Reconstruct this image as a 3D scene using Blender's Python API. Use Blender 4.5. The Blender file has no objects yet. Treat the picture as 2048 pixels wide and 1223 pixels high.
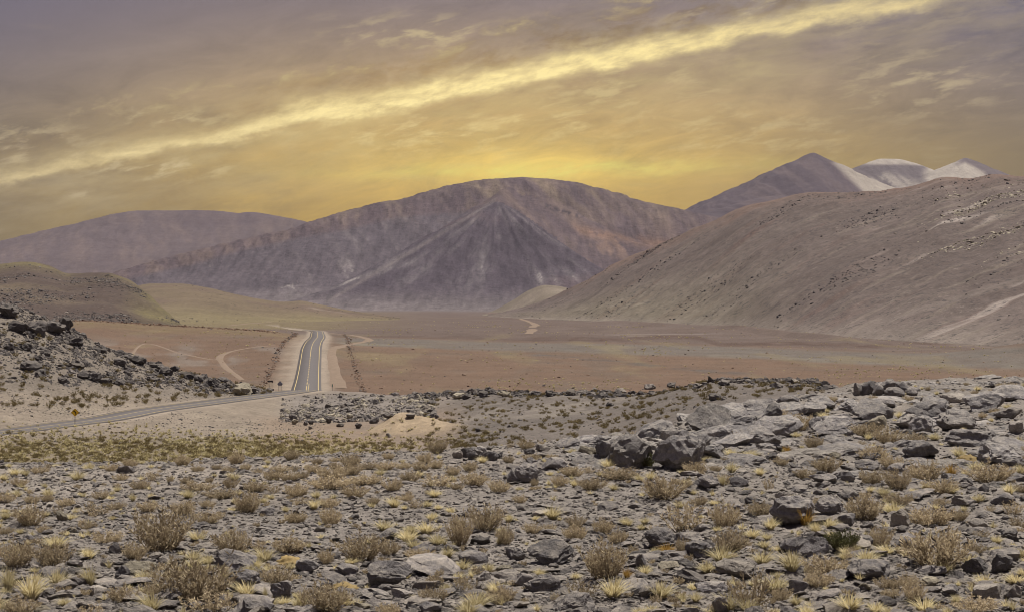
import bpy, bmesh, math, random
import numpy as np
from mathutils import Vector, Matrix, Euler, noise as mnoise

S = bpy.context.scene
COL = S.collection
random.seed(7)
RNG = np.random.default_rng(7)

# ------------------------------------------------------------------ camera
F = 3821.0            # focal length in photo pixels (2048 wide)
CX, HY = 1024.0, 600.0
CZ = 24.0             # eye height above the valley floor
cd = bpy.data.cameras.new("camera")
cd.sensor_width = 36.0
cd.lens = F / 2048.0 * 36.0
cd.clip_start, cd.clip_end = 0.5, 60000.0
cam = bpy.data.objects.new("camera", cd)
COL.objects.link(cam)
cam.location = (0, 0, CZ)
cam.rotation_euler = (math.radians(90) - math.atan(11.5 / F), 0, 0)
S.camera = cam


def at(px, py, d):
    return Vector(((px - CX) / F * d, d, CZ + (HY - py) / F * d))


# ------------------------------------------------------------------ node helper
class NB:
    def __init__(self, tree):
        self.t = tree

    def n(self, kind, **kw):
        nd = self.t.nodes.new(kind)
        for k, v in kw.items():
            if k.startswith("i_"):
                nd.inputs[k[2:].replace("_", " ")].default_value = v
            elif k.startswith("n"):
                nd.inputs[int(k[1:])].default_value = v
            else:
                setattr(nd, k, v)
        return nd

    def l(self, a, b):
        self.t.links.new(a, b)

    def put(self, sock, v):
        if hasattr(v, "is_output"):
            self.l(v, sock)
        else:
            sock.default_value = v

    def m(self, op, a, b=0.0, c=0.0, clamp=False):
        nd = self.t.nodes.new("ShaderNodeMath")
        nd.operation = op
        nd.use_clamp = clamp
        for i, v in enumerate((a, b, c)):
            self.put(nd.inputs[i], v)
        return nd.outputs[0]

    def vm(self, op, a, b=None, scale=None):
        nd = self.t.nodes.new("ShaderNodeVectorMath")
        nd.operation = op
        self.put(nd.inputs[0], a)
        if b is not None:
            self.put(nd.inputs[1], b)
        if scale is not None:
            self.put(nd.inputs["Scale"], scale)
        return nd.outputs["Value" if op in ("DOT_PRODUCT", "LENGTH") else "Vector"]

    def mix(self, f, a, b, blend="MIX"):
        nd = self.t.nodes.new("ShaderNodeMix")
        nd.data_type = "RGBA"
        nd.blend_type = blend
        nd.clamp_factor = True
        for s, v in ((nd.inputs[0], f), (nd.inputs[6], a), (nd.inputs[7], b)):
            if isinstance(v, tuple) and len(v) == 3:
                v = (*v, 1)
            self.put(s, v)
        return nd.outputs[2]

    def smooth(self, v, lo, hi, a=0.0, b=1.0):
        nd = self.t.nodes.new("ShaderNodeMapRange")
        nd.interpolation_type = "SMOOTHSTEP"
        self.put(nd.inputs[0], v)
        for i, x in ((1, lo), (2, hi), (3, a), (4, b)):
            nd.inputs[i].default_value = x
        return nd.outputs[0]

    def lin(self, v, lo, hi, a=0.0, b=1.0):
        nd = self.t.nodes.new("ShaderNodeMapRange")
        self.put(nd.inputs[0], v)
        for i, x in ((1, lo), (2, hi), (3, a), (4, b)):
            nd.inputs[i].default_value = x
        return nd.outputs[0]

    def noise(self, vec, scale, detail=4.0, rough=0.55, dist=0.0):
        nd = self.t.nodes.new("ShaderNodeTexNoise")
        if vec is not None:
            self.l(vec, nd.inputs["Vector"])
        nd.inputs["Scale"].default_value = scale
        nd.inputs["Detail"].default_value = detail
        nd.inputs["Roughness"].default_value = rough
        nd.inputs["Distortion"].default_value = dist
        return nd.outputs[0]

    def comb(self, x, y, z):
        nd = self.t.nodes.new("ShaderNodeCombineXYZ")
        for i, v in enumerate((x, y, z)):
            self.put(nd.inputs[i], v)
        return nd.outputs[0]

    def ramp(self, f, stops):
        nd = self.t.nodes.new("ShaderNodeValToRGB")
        self.put(nd.inputs[0], f)
        cr = nd.color_ramp
        while len(cr.elements) < len(stops):
            cr.elements.new(0.5)
        for e, (p, c) in zip(cr.elements, stops):
            e.position = p
            e.color = (*c, 1)
        return nd.outputs[0]


# ------------------------------------------------------------------ world
SUN_EL, SUN_AZ = math.radians(72), math.radians(48)     # high noon sun ahead of the viewer
W = bpy.data.worlds.new("World")
S.world = W
W.use_nodes = True
wt = W.node_tree
wt.nodes.clear()
b = NB(wt)
out = b.n("ShaderNodeOutputWorld")
bg = b.n("ShaderNodeBackground")
b.l(bg.outputs[0], out.inputs[0])
D = b.n("ShaderNodeTexCoord").outputs["Generated"]
D = b.vm("NORMALIZE", D)
sep = b.n("ShaderNodeSeparateXYZ")
b.l(D, sep.inputs[0])
dx, dy, dz = sep.outputs


def dirv(px, py):
    return Vector(((px - CX) / F, 1.0, (HY - py) / F)).normalized()


P1, P2 = dirv(0, 362), dirv(1850, -4)
NV = P2.cross(P1).normalized()
if NV.z < 0:
    NV = -NV
TV = (P2 - P1).normalized()
CV = NV.cross(TV)
s_ = b.m("MULTIPLY", b.vm("DOT_PRODUCT", D, tuple(NV)), F)     # across the bright streak, in photo px
t_ = b.m("MULTIPLY", b.vm("DOT_PRODUCT", D, tuple(TV)), F)     # along it
ahead = b.vm("DOT_PRODUCT", D, tuple(CV))
cdir = b.comb(b.m("DIVIDE", t_, 100.0), b.m("DIVIDE", s_, 100.0), b.m("MULTIPLY", dy, 3.0))
front = b.smooth(dy, 0.2, 0.9)

# low-frequency warp so the band wanders
w1 = b.m("SUBTRACT", b.noise(b.vm("MULTIPLY", cdir, (0.16, 0.3, 1)), 1.0, 2), 0.5)
w2 = b.m("SUBTRACT", b.noise(b.vm("MULTIPLY", cdir, (0.75, 1.6, 1)), 1.0, 6, 0.62), 0.5)
sw = b.m("ADD", s_, b.m("ADD", b.m("MULTIPLY", w1, 46.0), b.m("MULTIPLY", w2, 70.0)))

# base veil: colour by elevation
base = b.ramp(b.m("POWER", b.m("MAXIMUM", dz, 0.0), 0.5), [
    (0.00, (0.130, 0.082, 0.004)), (0.20, (0.225, 0.148, 0.018)), (0.27, (0.285, 0.205, 0.070)),
    (0.335, (0.265, 0.200, 0.130)), (0.40, (0.185, 0.152, 0.165)), (0.70, (0.135, 0.128, 0.190)), (1.0, (0.10, 0.105, 0.17))])
# side falloff (cooler and dimmer away from the glow)
gx = b.m("SUBTRACT", b.m("MULTIPLY", dx, F), 20.0)
ez = b.m("MULTIPLY", dz, F)
side = b.smooth(b.m("ABSOLUTE", gx), 350.0, 1150.0)
base = b.mix(b.m("MULTIPLY", side, 0.75), base, b.mix(b.smooth(ez, 140, 600), (0.140, 0.098, 0.018), (0.128, 0.116, 0.158)))


def gauss(cx_, cz_, wx, wz):
    a = b.m("POWER", b.m("ABSOLUTE", b.m("DIVIDE", b.m("SUBTRACT", gx, cx_), wx)), 2.0)
    c = b.m("POWER", b.m("ABSOLUTE", b.m("DIVIDE", b.m("SUBTRACT", ez, cz_), wz)), 2.0)
    return b.m("MULTIPLY", b.m("EXPONENT", b.m("MULTIPLY", b.m("ADD", a, c), -1.0)), front)


g_big = gauss(-40, 250, 680, 240)
g_hot = gauss(0, 262, 260, 48)
g_mid = gauss(0, 380, 520, 170)
base = b.mix(g_big, base, b.vm("ADD", base, (0.325, 0.185, 0.003)))
base = b.mix(g_hot, base, b.vm("ADD", base, (0.20, 0.165, 0.02)))

# the long bright streak: sharp lower edge, ragged brown upper edge
core_w = b.lin(t_, -1000, 1000, 15.0, 25.0)
core_w = b.m("MULTIPLY", core_w, b.smooth(sw, -12, 12, 0.62, 1.25))
core = b.m("EXPONENT", b.m("MULTIPLY", b.m("POWER", b.m("ABSOLUTE", b.m("DIVIDE", sw, core_w)), 2.0), -1.0))
sfine = b.noise(b.vm("MULTIPLY", cdir, (1.3, 4.0, 1)), 1.0, 9, 0.66, 0.2)
core = b.m("MULTIPLY", core, b.m("MULTIPLY", b.lin(sfine, 0.3, 0.7, 0.35, 1.3), front))
hot_along = b.m("ADD", 0.42, b.m("MULTIPLY", gauss(-30, 400, 620, 400), 0.75))
halo = b.m("EXPONENT", b.m("MULTIPLY", b.m("POWER", b.m("ABSOLUTE", b.m("DIVIDE", b.m("ADD", sw, 30.0), 95.0)), 2.0), -1.0))
halo = b.m("MULTIPLY", b.m("MULTIPLY", halo, front), b.lin(b.noise(b.vm("MULTIPLY", cdir, (0.6, 2.6, 1)), 1.0, 7, 0.65), 0.35, 0.7, 0.0, 1.0))
halo = b.m("MAXIMUM", halo, 0.0)
# brown shadowed cloud just above the streak
up = b.m("EXPONENT", b.m("MULTIPLY", b.m("POWER", b.m("ABSOLUTE", b.m("DIVIDE", b.m("SUBTRACT", sw, 55.0), 34.0)), 2.0), -1.0))
puff = b.noise(b.vm("MULTIPLY", cdir, (1.0, 2.2, 1)), 1.0, 8, 0.66, 0.4)
upm = b.m("MULTIPLY", b.m("MULTIPLY", up, front), b.smooth(puff, 0.42, 0.62))
upm = b.m("MULTIPLY", upm, b.smooth(t_, -750, 250, 0.25, 1.0))
base = b.mix(b.m("MULTIPLY", upm, 0.85), base, b.vm("MULTIPLY", base, (0.74, 0.62, 0.34)))
rim = b.m("EXPONENT", b.m("MULTIPLY", b.m("POWER", b.m("ABSOLUTE", b.m("DIVIDE", b.m("SUBTRACT", sw, 92.0), 20.0)), 2.0), -1.0))
rim = b.m("MULTIPLY", b.m("MULTIPLY", rim, front), b.smooth(puff, 0.50, 0.68))
# thin wisps everywhere, drawn out sideways
wv = b.comb(b.m("DIVIDE", gx, 100.0), b.m("DIVIDE", ez, 100.0), b.m("MULTIPLY", dy, 3.0))
wisp = b.noise(b.vm("MULTIPLY", wv, (0.42, 2.3, 1)), 1.0, 8, 0.64, 0.5)
wgate = b.noise(b.vm("MULTIPLY", wv, (0.22, 0.5, 1)), 1.0, 2)
wispm = b.m("MULTIPLY", b.smooth(wisp, 0.54, 0.74), b.smooth(wgate, 0.45, 0.62))
low = b.smooth(ez, 90, 190)
below = b.smooth(s_, 60, -60)
wispm = b.m("MULTIPLY", b.m("MULTIPLY", wispm, low), b.m("ADD", 0.35, b.m("MULTIPLY", below, 0.65)))
wispd = b.m("MULTIPLY", b.smooth(wisp, 0.50, 0.30), b.m("MULTIPLY", low, below))

mot = b.noise(b.vm("MULTIPLY", cdir, (0.55, 1.7, 1)), 1.0, 9, 0.68, 0.6)
motf = b.m("MULTIPLY", b.m("MULTIPLY", b.m("SUBTRACT", mot, 0.5), b.smooth(b.m("ABSOLUTE", b.m("ADD", s_, 60.0)), 420, 120)), low)
base = b.vm("SCALE", base, scale=b.m("ADD", 1.0, b.m("MULTIPLY", motf, 1.1)))
cc = b.mix(b.m("MULTIPLY", g_big, 1.0), (0.44, 0.34, 0.18), (0.70, 0.54, 0.17))
col = base
col = b.mix(b.m("MULTIPLY", wispd, 0.30), col, b.vm("MULTIPLY", col, (0.70, 0.72, 0.80)))
col = b.mix(b.m("MULTIPLY", wispm, 0.55), col, cc)
col = b.mix(b.m("MULTIPLY", halo, 0.55), col, cc)
col = b.mix(b.m("MULTIPLY", rim, 0.75), col, cc)
# single wisps, ragged and crisp
crisp = b.noise(b.vm("MULTIPLY", cdir, (1.25, 4.4, 1)), 1.0, 10, 0.62, 0.25)
crm = b.smooth(crisp, 0.48, 0.66)
wm = 0.0
for cx_, cz_, wx_, wz_, k_ in ((-204, 528, 170, 34, 0.7), (-694, 357, 110, 20, 0.7), (-44, 452, 90, 22, 0.9), (36, 352, 130, 34, 0.7), (780, 425, 170, 70, 0.6), (-714, 256, 150, 22, 0.9), (-200, 335, 260, 40, 0.7),
                               (190, 420, 240, 90, 0.5), (560, 560, 260, 40, 0.8), (420, 330, 280, 60, 0.45), (-980, 300, 160, 50, 0.6), (-860, 205, 60, 8, 0.5)):
    wm = b.m("MAXIMUM", wm, b.m("MULTIPLY", gauss(cx_, cz_, wx_, wz_), k_))
col = b.mix(b.m("MULTIPLY", crm, wm), col, b.mix(g_big, (0.50, 0.395, 0.235), (0.85, 0.66, 0.24)))
# lower streaks in the glow above the dome
ls = b.m("EXPONENT", b.m("MULTIPLY", b.m("POWER", b.m("ABSOLUTE", b.m("DIVIDE", b.m("SUBTRACT", b.m("ADD", ez, b.m("ADD", b.m("MULTIPLY", w2, 40.0), b.m("MULTIPLY", gx, -0.02))), 258.0), 13.0)), 2.0), -1.0))
ls = b.m("MULTIPLY", ls, b.m("MULTIPLY", gauss(60, 260, 330, 90), b.lin(sfine, 0.35, 0.65, 0.2, 1.0)))
col = b.mix(b.m("MULTIPLY", ls, 0.8), col, (0.80, 0.72, 0.14))
streakc = b.mix(hot_along, (0.66, 0.50, 0.25), (1.02, 0.82, 0.34))
col = b.mix(b.m("MULTIPLY", core, b.m("ADD", 0.35, b.m("MULTIPLY", hot_along, 0.62))), col, streakc)
# thin places of the veil let the daylight sky through
sky = b.n("ShaderNodeTexSky", sky_type="NISHITA", sun_disc=False)
sky.sun_elevation, sky.sun_rotation = SUN_EL, SUN_AZ
sky.altitude = 4000
skyc = b.vm("SCALE", sky.outputs[0], scale=0.05)
col = b.mix(0.06, col, skyc)
b.l(col, bg.inputs[0])
bg.inputs[1].default_value = 1.0

# ------------------------------------------------------------------ sun
sd = bpy.data.lights.new("sun", "SUN")
sd.energy = 5.0
sd.angle = math.radians(0.53)
sd.color = (1.0, 0.955, 0.89)
sun = bpy.data.objects.new("sun", sd)
COL.objects.link(sun)
tosun = Vector((math.sin(SUN_AZ) * math.cos(SUN_EL), math.cos(SUN_AZ) * math.cos(SUN_EL), math.sin(SUN_EL)))
sun.rotation_euler = tosun.to_track_quat("Z", "Y").to_euler()
sun.location = (0, 0, 200)

S.view_settings.view_transform = "Standard"
S.view_settings.look = "None"
S.view_settings.exposure = 0.15
S.view_settings.gamma = 1.0
S.view_settings.use_curve_mapping = False
S.render.engine = "CYCLES"
S.cycles.filter_width = 1.0
S.cycles.max_bounces = 5
S.cycles.diffuse_bounces = 1
S.cycles.glossy_bounces = 2
S.cycles.transmission_bounces = 2
S.cycles.volume_bounces = 0
S.cycles.caustics_reflective = False
S.cycles.caustics_refractive = False


# ------------------------------------------------------------------ numpy noise
def _h(xi, yi, seed):
    h = (xi.astype(np.int64) * 374761393 + yi.astype(np.int64) * 668265263 + seed * 974634777) & 0xFFFFFFFF
    h = ((h ^ (h >> 13)) * 1274126177) & 0xFFFFFFFF
    return (h ^ (h >> 16)) & 0xFFFFFFFF


def perlin(x, y, seed=0):
    x = np.asarray(x, float)
    y = np.asarray(y, float)
    x0, y0 = np.floor(x), np.floor(y)
    fx, fy = x - x0, y - y0
    u = fx * fx * fx * (fx * (fx * 6 - 15) + 10)
    v = fy * fy * fy * (fy * (fy * 6 - 15) + 10)

    def g(ix, iy, ax, ay):
        a = _h(ix, iy, seed) * (2 * math.pi / 4294967296.0)
        return np.cos(a) * ax + np.sin(a) * ay

    n00, n10 = g(x0, y0, fx, fy), g(x0 + 1, y0, fx - 1, fy)
    n01, n11 = g(x0, y0 + 1, fx, fy - 1), g(x0 + 1, y0 + 1, fx - 1, fy - 1)
    a = n00 + u * (n10 - n00)
    return 1.4 * (a + v * (n01 + u * (n11 - n01) - a))


def fbm(x, y, seed=0, oct=4, gain=0.5, ridged=False):
    s, a = 0.0, 1.0
    tot = 0.0
    for o in range(oct):
        n = perlin(x * 2 ** o + o * 17.3, y * 2 ** o - o * 9.1, seed + o)
        if ridged:
            n = 1 - 2 * np.abs(n)
        s = s + a * n
        tot += a
        a *= gain
    return s / tot


def sst(x, a, b_):
    t = np.clip((x - a) / (b_ - a), 0, 1)
    return t * t * (3 - 2 * t)


def band(x, a, b_, soft):
    return sst(x, a - soft, a + soft) * (1 - sst(x, b_ - soft, b_ + soft))


def pchip(xs, ys, xq):
    xs, ys = np.asarray(xs, float), np.asarray(ys, float)
    h = np.diff(xs)
    dl = np.diff(ys) / h
    m = np.zeros_like(ys)
    m[0], m[-1] = dl[0], dl[-1]
    for i in range(1, len(xs) - 1):
        if dl[i - 1] * dl[i] > 0:
            w1_, w2_ = 2 * h[i] + h[i - 1], h[i] + 2 * h[i - 1]
            m[i] = (w1_ + w2_) / (w1_ / dl[i - 1] + w2_ / dl[i])
    xq = np.clip(xq, xs[0], xs[-1])
    k = np.clip(np.searchsorted(xs, xq) - 1, 0, len(xs) - 2)
    t = (xq - xs[k]) / h[k]
    return ((2 * t ** 3 - 3 * t ** 2 + 1) * ys[k] + (t ** 3 - 2 * t ** 2 + t) * h[k] * m[k]
            + (-2 * t ** 3 + 3 * t ** 2) * ys[k + 1] + (t ** 3 - t ** 2) * h[k] * m[k + 1])


# ------------------------------------------------------------------ mesh helpers
def grid_mesh(name, P, color=None, extra=None):
    """P (nc, nr, 3) -> one smooth quad sheet; color (nc, nr, 3) as the point attribute 'Col'."""
    nc, nr = P.shape[:2]
    me = bpy.data.meshes.new(name)
    idx = np.arange(nc * nr).reshape(nc, nr)
    q = np.stack([idx[:-1, :-1], idx[1:, :-1], idx[1:, 1:], idx[:-1, 1:]], -1).reshape(-1, 4)
    me.vertices.add(nc * nr)
    me.vertices.foreach_set("co", P.reshape(-1).astype(np.float32))
    me.loops.add(q.size)
    me.loops.foreach_set("vertex_index", q.reshape(-1).astype(np.int32))
    me.polygons.add(len(q))
    me.polygons.foreach_set("loop_start", np.arange(0, q.size, 4, dtype=np.int32))
    me.polygons.foreach_set("use_smooth", np.ones(len(q), bool))
    me.update(calc_edges=True)
    if color is not None:
        a = me.attributes.new("Col", "FLOAT_COLOR", "POINT")
        c = np.ones((nc * nr, 4), np.float32)
        c[:, :3] = color.reshape(-1, 3)
        a.data.foreach_set("color", c.reshape(-1))
    return me


def tri_mesh(name, V, Fc, smooth=False):
    me = bpy.data.meshes.new(name)
    V = np.asarray(V, np.float32)
    Fc = np.asarray(Fc, np.int32)
    k = Fc.shape[1]
    me.vertices.add(len(V))
    me.vertices.foreach_set("co", V.reshape(-1))
    me.loops.add(Fc.size)
    me.loops.foreach_set("vertex_index", Fc.reshape(-1))
    me.polygons.add(len(Fc))
    me.polygons.foreach_set("loop_start", np.arange(0, Fc.size, k, dtype=np.int32))
    me.polygons.foreach_set("use_smooth", np.full(len(Fc), smooth))
    me.update(calc_edges=True)
    return me


def link(name, me, mat=None, parent=None, kind=None, label=None, cat=None, group=None):
    o = bpy.data.objects.new(name, me)
    COL.objects.link(o)
    if mat is not None and me is not None and not me.materials:
        me.materials.append(mat)
    if parent is not None:
        o.parent = parent
    for k, v in (("kind", kind), ("label", label), ("category", cat), ("group", group)):
        if v:
            o[k] = v
    return o


# ------------------------------------------------------------------ materials
def new_mat(name):
    m = bpy.data.materials.new(name)
    m.use_nodes = True
    m.node_tree.nodes.clear()
    nb = NB(m.node_tree)
    o = nb.n("ShaderNodeOutputMaterial")
    p = nb.n("ShaderNodeBsdfPrincipled")
    nb.l(p.outputs[0], o.inputs[0])
    p.inputs["Specular IOR Level"].default_value = 0.15
    p.inputs["Roughness"].default_value = 0.95
    return m, nb, p


def bump(nb, p, h, strength, dist, prev=None):
    n = nb.n("ShaderNodeBump")
    n.inputs["Strength"].default_value = strength
    n.inputs["Distance"].default_value = dist
    nb.l(h, n.inputs["Height"])
    if prev is not None:
        nb.l(prev, n.inputs["Normal"])
    nb.l(n.outputs[0], p.inputs["Normal"])
    return n.outputs[0]


def ground_mat():
    m, nb, p = new_mat("ground")
    pos = nb.n("ShaderNodeNewGeometry").outputs["Position"]
    c = nb.n("ShaderNodeAttribute", attribute_name="Col").outputs["Color"]
    n0 = nb.noise(pos, 0.05, 5, 0.6)
    n1 = nb.noise(pos, 0.6, 6, 0.65)
    n2 = nb.noise(pos, 5.0, 5, 0.7)
    n3 = nb.noise(pos, 22.0, 4, 0.7)
    v = nb.m("MULTIPLY", nb.lin(n0, 0.3, 0.7, 0.86, 1.14), nb.lin(n1, 0.3, 0.7, 0.80, 1.20))
    v = nb.m("MULTIPLY", v, nb.lin(n2, 0.3, 0.7, 0.74, 1.26))
    v = nb.m("MULTIPLY", v, nb.lin(n3, 0.3, 0.7, 0.78, 1.22))
    c = nb.vm("SCALE", c, scale=v)
    # scattered pebbles, darker and paler than the grit
    vo = nb.n("ShaderNodeTexVoronoi", feature="F1")
    nb.l(pos, vo.inputs["Vector"])
    vo.inputs["Scale"].default_value = 2.2
    peb = nb.m("MULTIPLY", nb.smooth(vo.outputs["Distance"], 0.30, 0.22), 0.5)
    sp = nb.n("ShaderNodeSeparateColor")
    nb.l(vo.outputs["Color"], sp.inputs[0])
    pick = nb.smooth(sp.outputs[0], 0.55, 0.65)
    pc = nb.mix(nb.smooth(sp.outputs[1], 0.35, 0.65), (0.055, 0.05, 0.047), (0.34, 0.30, 0.25))
    c = nb.mix(nb.m("MULTIPLY", peb, pick), c, pc)
    nb.l(c, p.inputs["Base Color"])
    b1 = bump(nb, p, n1, 0.5, 0.5)
    b2 = bump(nb, p, n2, 0.7, 0.07, b1)
    b3 = bump(nb, p, n3, 0.7, 0.02, b2)
    return m


def hill_mat(name, s, amp=1.0, speck=0.0, bdist=6.0, stk=0.1):
    """far slopes: attribute colour with patchy variation at scale s (1/m) and dark/pale specks of scree."""
    m, nb, p = new_mat(name)
    pos = nb.n("ShaderNodeNewGeometry").outputs["Position"]
    c = nb.n("ShaderNodeAttribute", attribute_name="Col").outputs["Color"]
    n1 = nb.noise(pos, s, 6, 0.65)
    n2 = nb.noise(pos, s * 9, 6, 0.72)
    n3 = nb.noise(pos, s * 45, 4, 0.75)
    a = amp
    v = nb.m("MULTIPLY", nb.lin(n1, 0.3, 0.7, 1 - .14 * a, 1 + .14 * a), nb.lin(n2, 0.3, 0.7, 1 - .17 * a, 1 + .17 * a))
    v = nb.m("MULTIPLY", v, nb.lin(n3, 0.3, 0.7, 1 - .17 * a, 1 + .17 * a))
    c = nb.vm("SCALE", c, scale=v)
    n5 = nb.noise(nb.vm("MULTIPLY", pos, (1.0, 0.13, 0.13)), s * 13, 6, 0.7)
    c = nb.vm("SCALE", c, scale=nb.lin(n5, 0.3, 0.7, 1 - stk, 1 + stk))
    if speck:
        n4 = nb.noise(pos, s * 22, 5, 0.75)
        g = nb.noise(pos, s * 4, 4, 0.6)
        dk = nb.m("MULTIPLY", nb.smooth(n4, 0.53, 0.60), nb.smooth(g, 0.40, 0.55))
        c = nb.mix(nb.m("MULTIPLY", dk, speck), c, (0.05, 0.045, 0.043))
        lt = nb.m("MULTIPLY", nb.smooth(n4, 0.43, 0.35), nb.smooth(g, 0.56, 0.40))
        c = nb.mix(nb.m("MULTIPLY", lt, speck * 0.55), c, (0.30, 0.26, 0.22))
    nb.l(c, p.inputs["Base Color"])
    b1 = bump(nb, p, n2, 0.7, bdist)
    bump(nb, p, n3, 0.5, bdist / 5, b1)
    return m


def rock_mat(name, base, dust, crack=1.0, scale=1.0):
    m, nb, p = new_mat(name)
    tc = nb.n("ShaderNodeTexCoord").outputs["Object"]
    geo = nb.n("ShaderNodeNewGeometry")
    oi = nb.n("ShaderNodeObjectInfo").outputs["Random"]
    vec = nb.vm("ADD", nb.vm("SCALE", tc, scale=scale), nb.comb(nb.m("MULTIPLY", oi, 37.0), nb.m("MULTIPLY", oi, 91.0), 0.0))
    n1 = nb.noise(vec, 1.6, 6, 0.65)
    n2 = nb.noise(vec, 7.0, 6, 0.7)
    n3 = nb.noise(vec, 26.0, 4, 0.75)
    tint = nb.lin(oi, 0, 1, 0.72, 1.22)
    c = nb.mix(nb.smooth(n1, 0.38, 0.62), base, tuple(x * 0.72 for x in base))
    hue = nb.m("FRACT", nb.m("MULTIPLY", oi, 17.0))
    c = nb.mix(nb.smooth(hue, 0.72, 1.0, 0.0, 0.65), c, dust)
    nz = nb.n("ShaderNodeSeparateXYZ")
    nb.l(geo.outputs["Normal"], nz.inputs[0])
    du = nb.m("MULTIPLY", nb.smooth(nz.outputs[2], 0.45, 0.92), nb.smooth(n2, 0.36, 0.60))
    c = nb.mix(nb.m("MULTIPLY", du, 0.62), c, dust)
    c = nb.vm("SCALE", c, scale=nb.m("MULTIPLY", tint, nb.m("MULTIPLY", nb.lin(n2, 0.3, 0.7, 0.75, 1.25), nb.lin(n3, 0.3, 0.7, 0.75, 1.25))))
    nb.l(c, p.inputs["Base Color"])
    b1 = bump(nb, p, n1, 0.5 * crack, 0.10)
    b2 = bump(nb, p, n2, 0.75 * crack, 0.06, b1)
    bump(nb, p, n3, 0.7 * crack, 0.022, b2)
    return m


def plant_mat(name, c1, c2, tip=None, trans=0.0):
    m, nb, p = new_mat(name)
    oi = nb.n("ShaderNodeObjectInfo").outputs["Random"]
    tc = nb.n("ShaderNodeTexCoord").outputs["Object"]
    n = nb.noise(nb.vm("ADD", tc, nb.comb(nb.m("MULTIPLY", oi, 31.0), 0.0, 0.0)), 9.0, 2)
    rnd = nb.n("ShaderNodeNewGeometry").outputs["Random Per Island"]
    f = nb.m("ADD", nb.m("MULTIPLY", rnd, 0.65), nb.m("MULTIPLY", nb.smooth(n, 0.35, 0.65), 0.35))
    c = nb.mix(f, c1, c2)
    c = nb.vm("SCALE", c, scale=nb.lin(oi, 0, 1, 0.78, 1.18))
    nb.l(c, p.inputs["Base Color"])
    p.inputs["Roughness"].default_value = 0.8
    if trans:
        t = nb.n("ShaderNodeBsdfTranslucent")
        nb.l(c, t.inputs[0])
        mx = nb.n("ShaderNodeMixShader")
        mx.inputs[0].default_value = trans
        nb.l(p.outputs[0], mx.inputs[1])
        nb.l(t.outputs[0], mx.inputs[2])
        o = [x for x in m.node_tree.nodes if x.type == "OUTPUT_MATERIAL"][0]
        nb.l(mx.outputs[0], o.inputs[0])
    return m


def flat_mat(name, c, rough=0.7, metal=0.0, var=0.15, scale=6.0):
    m, nb, p = new_mat(name)
    pos = nb.n("ShaderNodeNewGeometry").outputs["Position"]
    n = nb.noise(pos, scale, 5, 0.65)
    c = nb.vm("SCALE", nb.mix(0.0, c, c), scale=nb.lin(n, 0.3, 0.7, 1 - var, 1 + var))
    nb.l(c, p.inputs["Base Color"])
    p.inputs["Roughness"].default_value = rough
    p.inputs["Metallic"].default_value = metal
    return m


M = dict(
    ground=ground_mat(),
    rock=rock_mat("volcanic_rock", (0.215, 0.196, 0.190), (0.320, 0.280, 0.230), 1.3),
    bedrock=rock_mat("bedrock", (0.265, 0.244, 0.235), (0.345, 0.305, 0.255), 1.4),
    shard=rock_mat("rock_shard", (0.215, 0.193, 0.180), (0.300, 0.260, 0.212), 0.7, 1.0),
    pale=rock_mat("pale_rock", (0.32, 0.28, 0.21), (0.36, 0.31, 0.23)),
    redrock=rock_mat("red_rock", (0.16, 0.095, 0.065), (0.24, 0.17, 0.12)),
    farrock=rock_mat("hill_rock", (0.145, 0.130, 0.122), (0.235, 0.20, 0.162)),
    crag=rock_mat("crag_rock", (0.112, 0.100, 0.094), (0.20, 0.17, 0.14)),
    scree=rock_mat("scree_rock", (0.085, 0.074, 0.070), (0.13, 0.112, 0.096)),
    stem=plant_mat("shrub_stem", (0.15, 0.115, 0.075), (0.26, 0.20, 0.135)),
    twig=plant_mat("shrub_twig", (0.28, 0.215, 0.135), (0.68, 0.56, 0.37), trans=0.35),
    green=plant_mat("green_leaf", (0.075, 0.08, 0.03), (0.19, 0.18, 0.08), trans=0.25),
    straw=plant_mat("straw_blade", (0.48, 0.39, 0.19), (0.80, 0.70, 0.44), trans=0.4),
    gold=plant_mat("gold_blade", (0.33, 0.19, 0.045), (0.50, 0.33, 0.10), trans=0.35),
    scrub=plant_mat("scrub_leaf", (0.14, 0.105, 0.045), (0.29, 0.225, 0.10), trans=0.2),
    yellow=plant_mat("yellow_grass", (0.34, 0.28, 0.13), (0.55, 0.47, 0.25), trans=0.3),
    cushion=plant_mat("cushion_plant", (0.20, 0.138, 0.05), (0.31, 0.225, 0.10)),
)

# ------------------------------------------------------------------ the road's course (used by the ground too)
ROAD = [(-500, 262, -20.9), (-150, 285, -20.7), (0, 297, -20.4), (150, 312, -19.9), (300, 345, -19.75), (420, 374, -19.85), (520, 402, -20.0),
        (575, 420, -20.15), (601, 436, -20.5), (610, 455, -21.6), (612, 480, -23.0), (612.5, 517, -24.15), (614.5, 565, -24.3), (617, 621, -23.6), (620, 690, -21.2),
        (622.5, 753, -18.9), (627.5, 850, -18.4), (634, 950, -18.6), (635.5, 1014, -18.85), (634.5, 1100, -19.35), (631, 1300, -20.75), (600, 1500, -22.9), (540, 1750, -24.5)]
_rp = np.array([((p - CX) / F * d, d, z + CZ) for p, d, z in ROAD])
_s = np.concatenate([[0], np.cumsum(np.hypot(np.diff(_rp[:, 0]), np.diff(_rp[:, 1])))])


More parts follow.
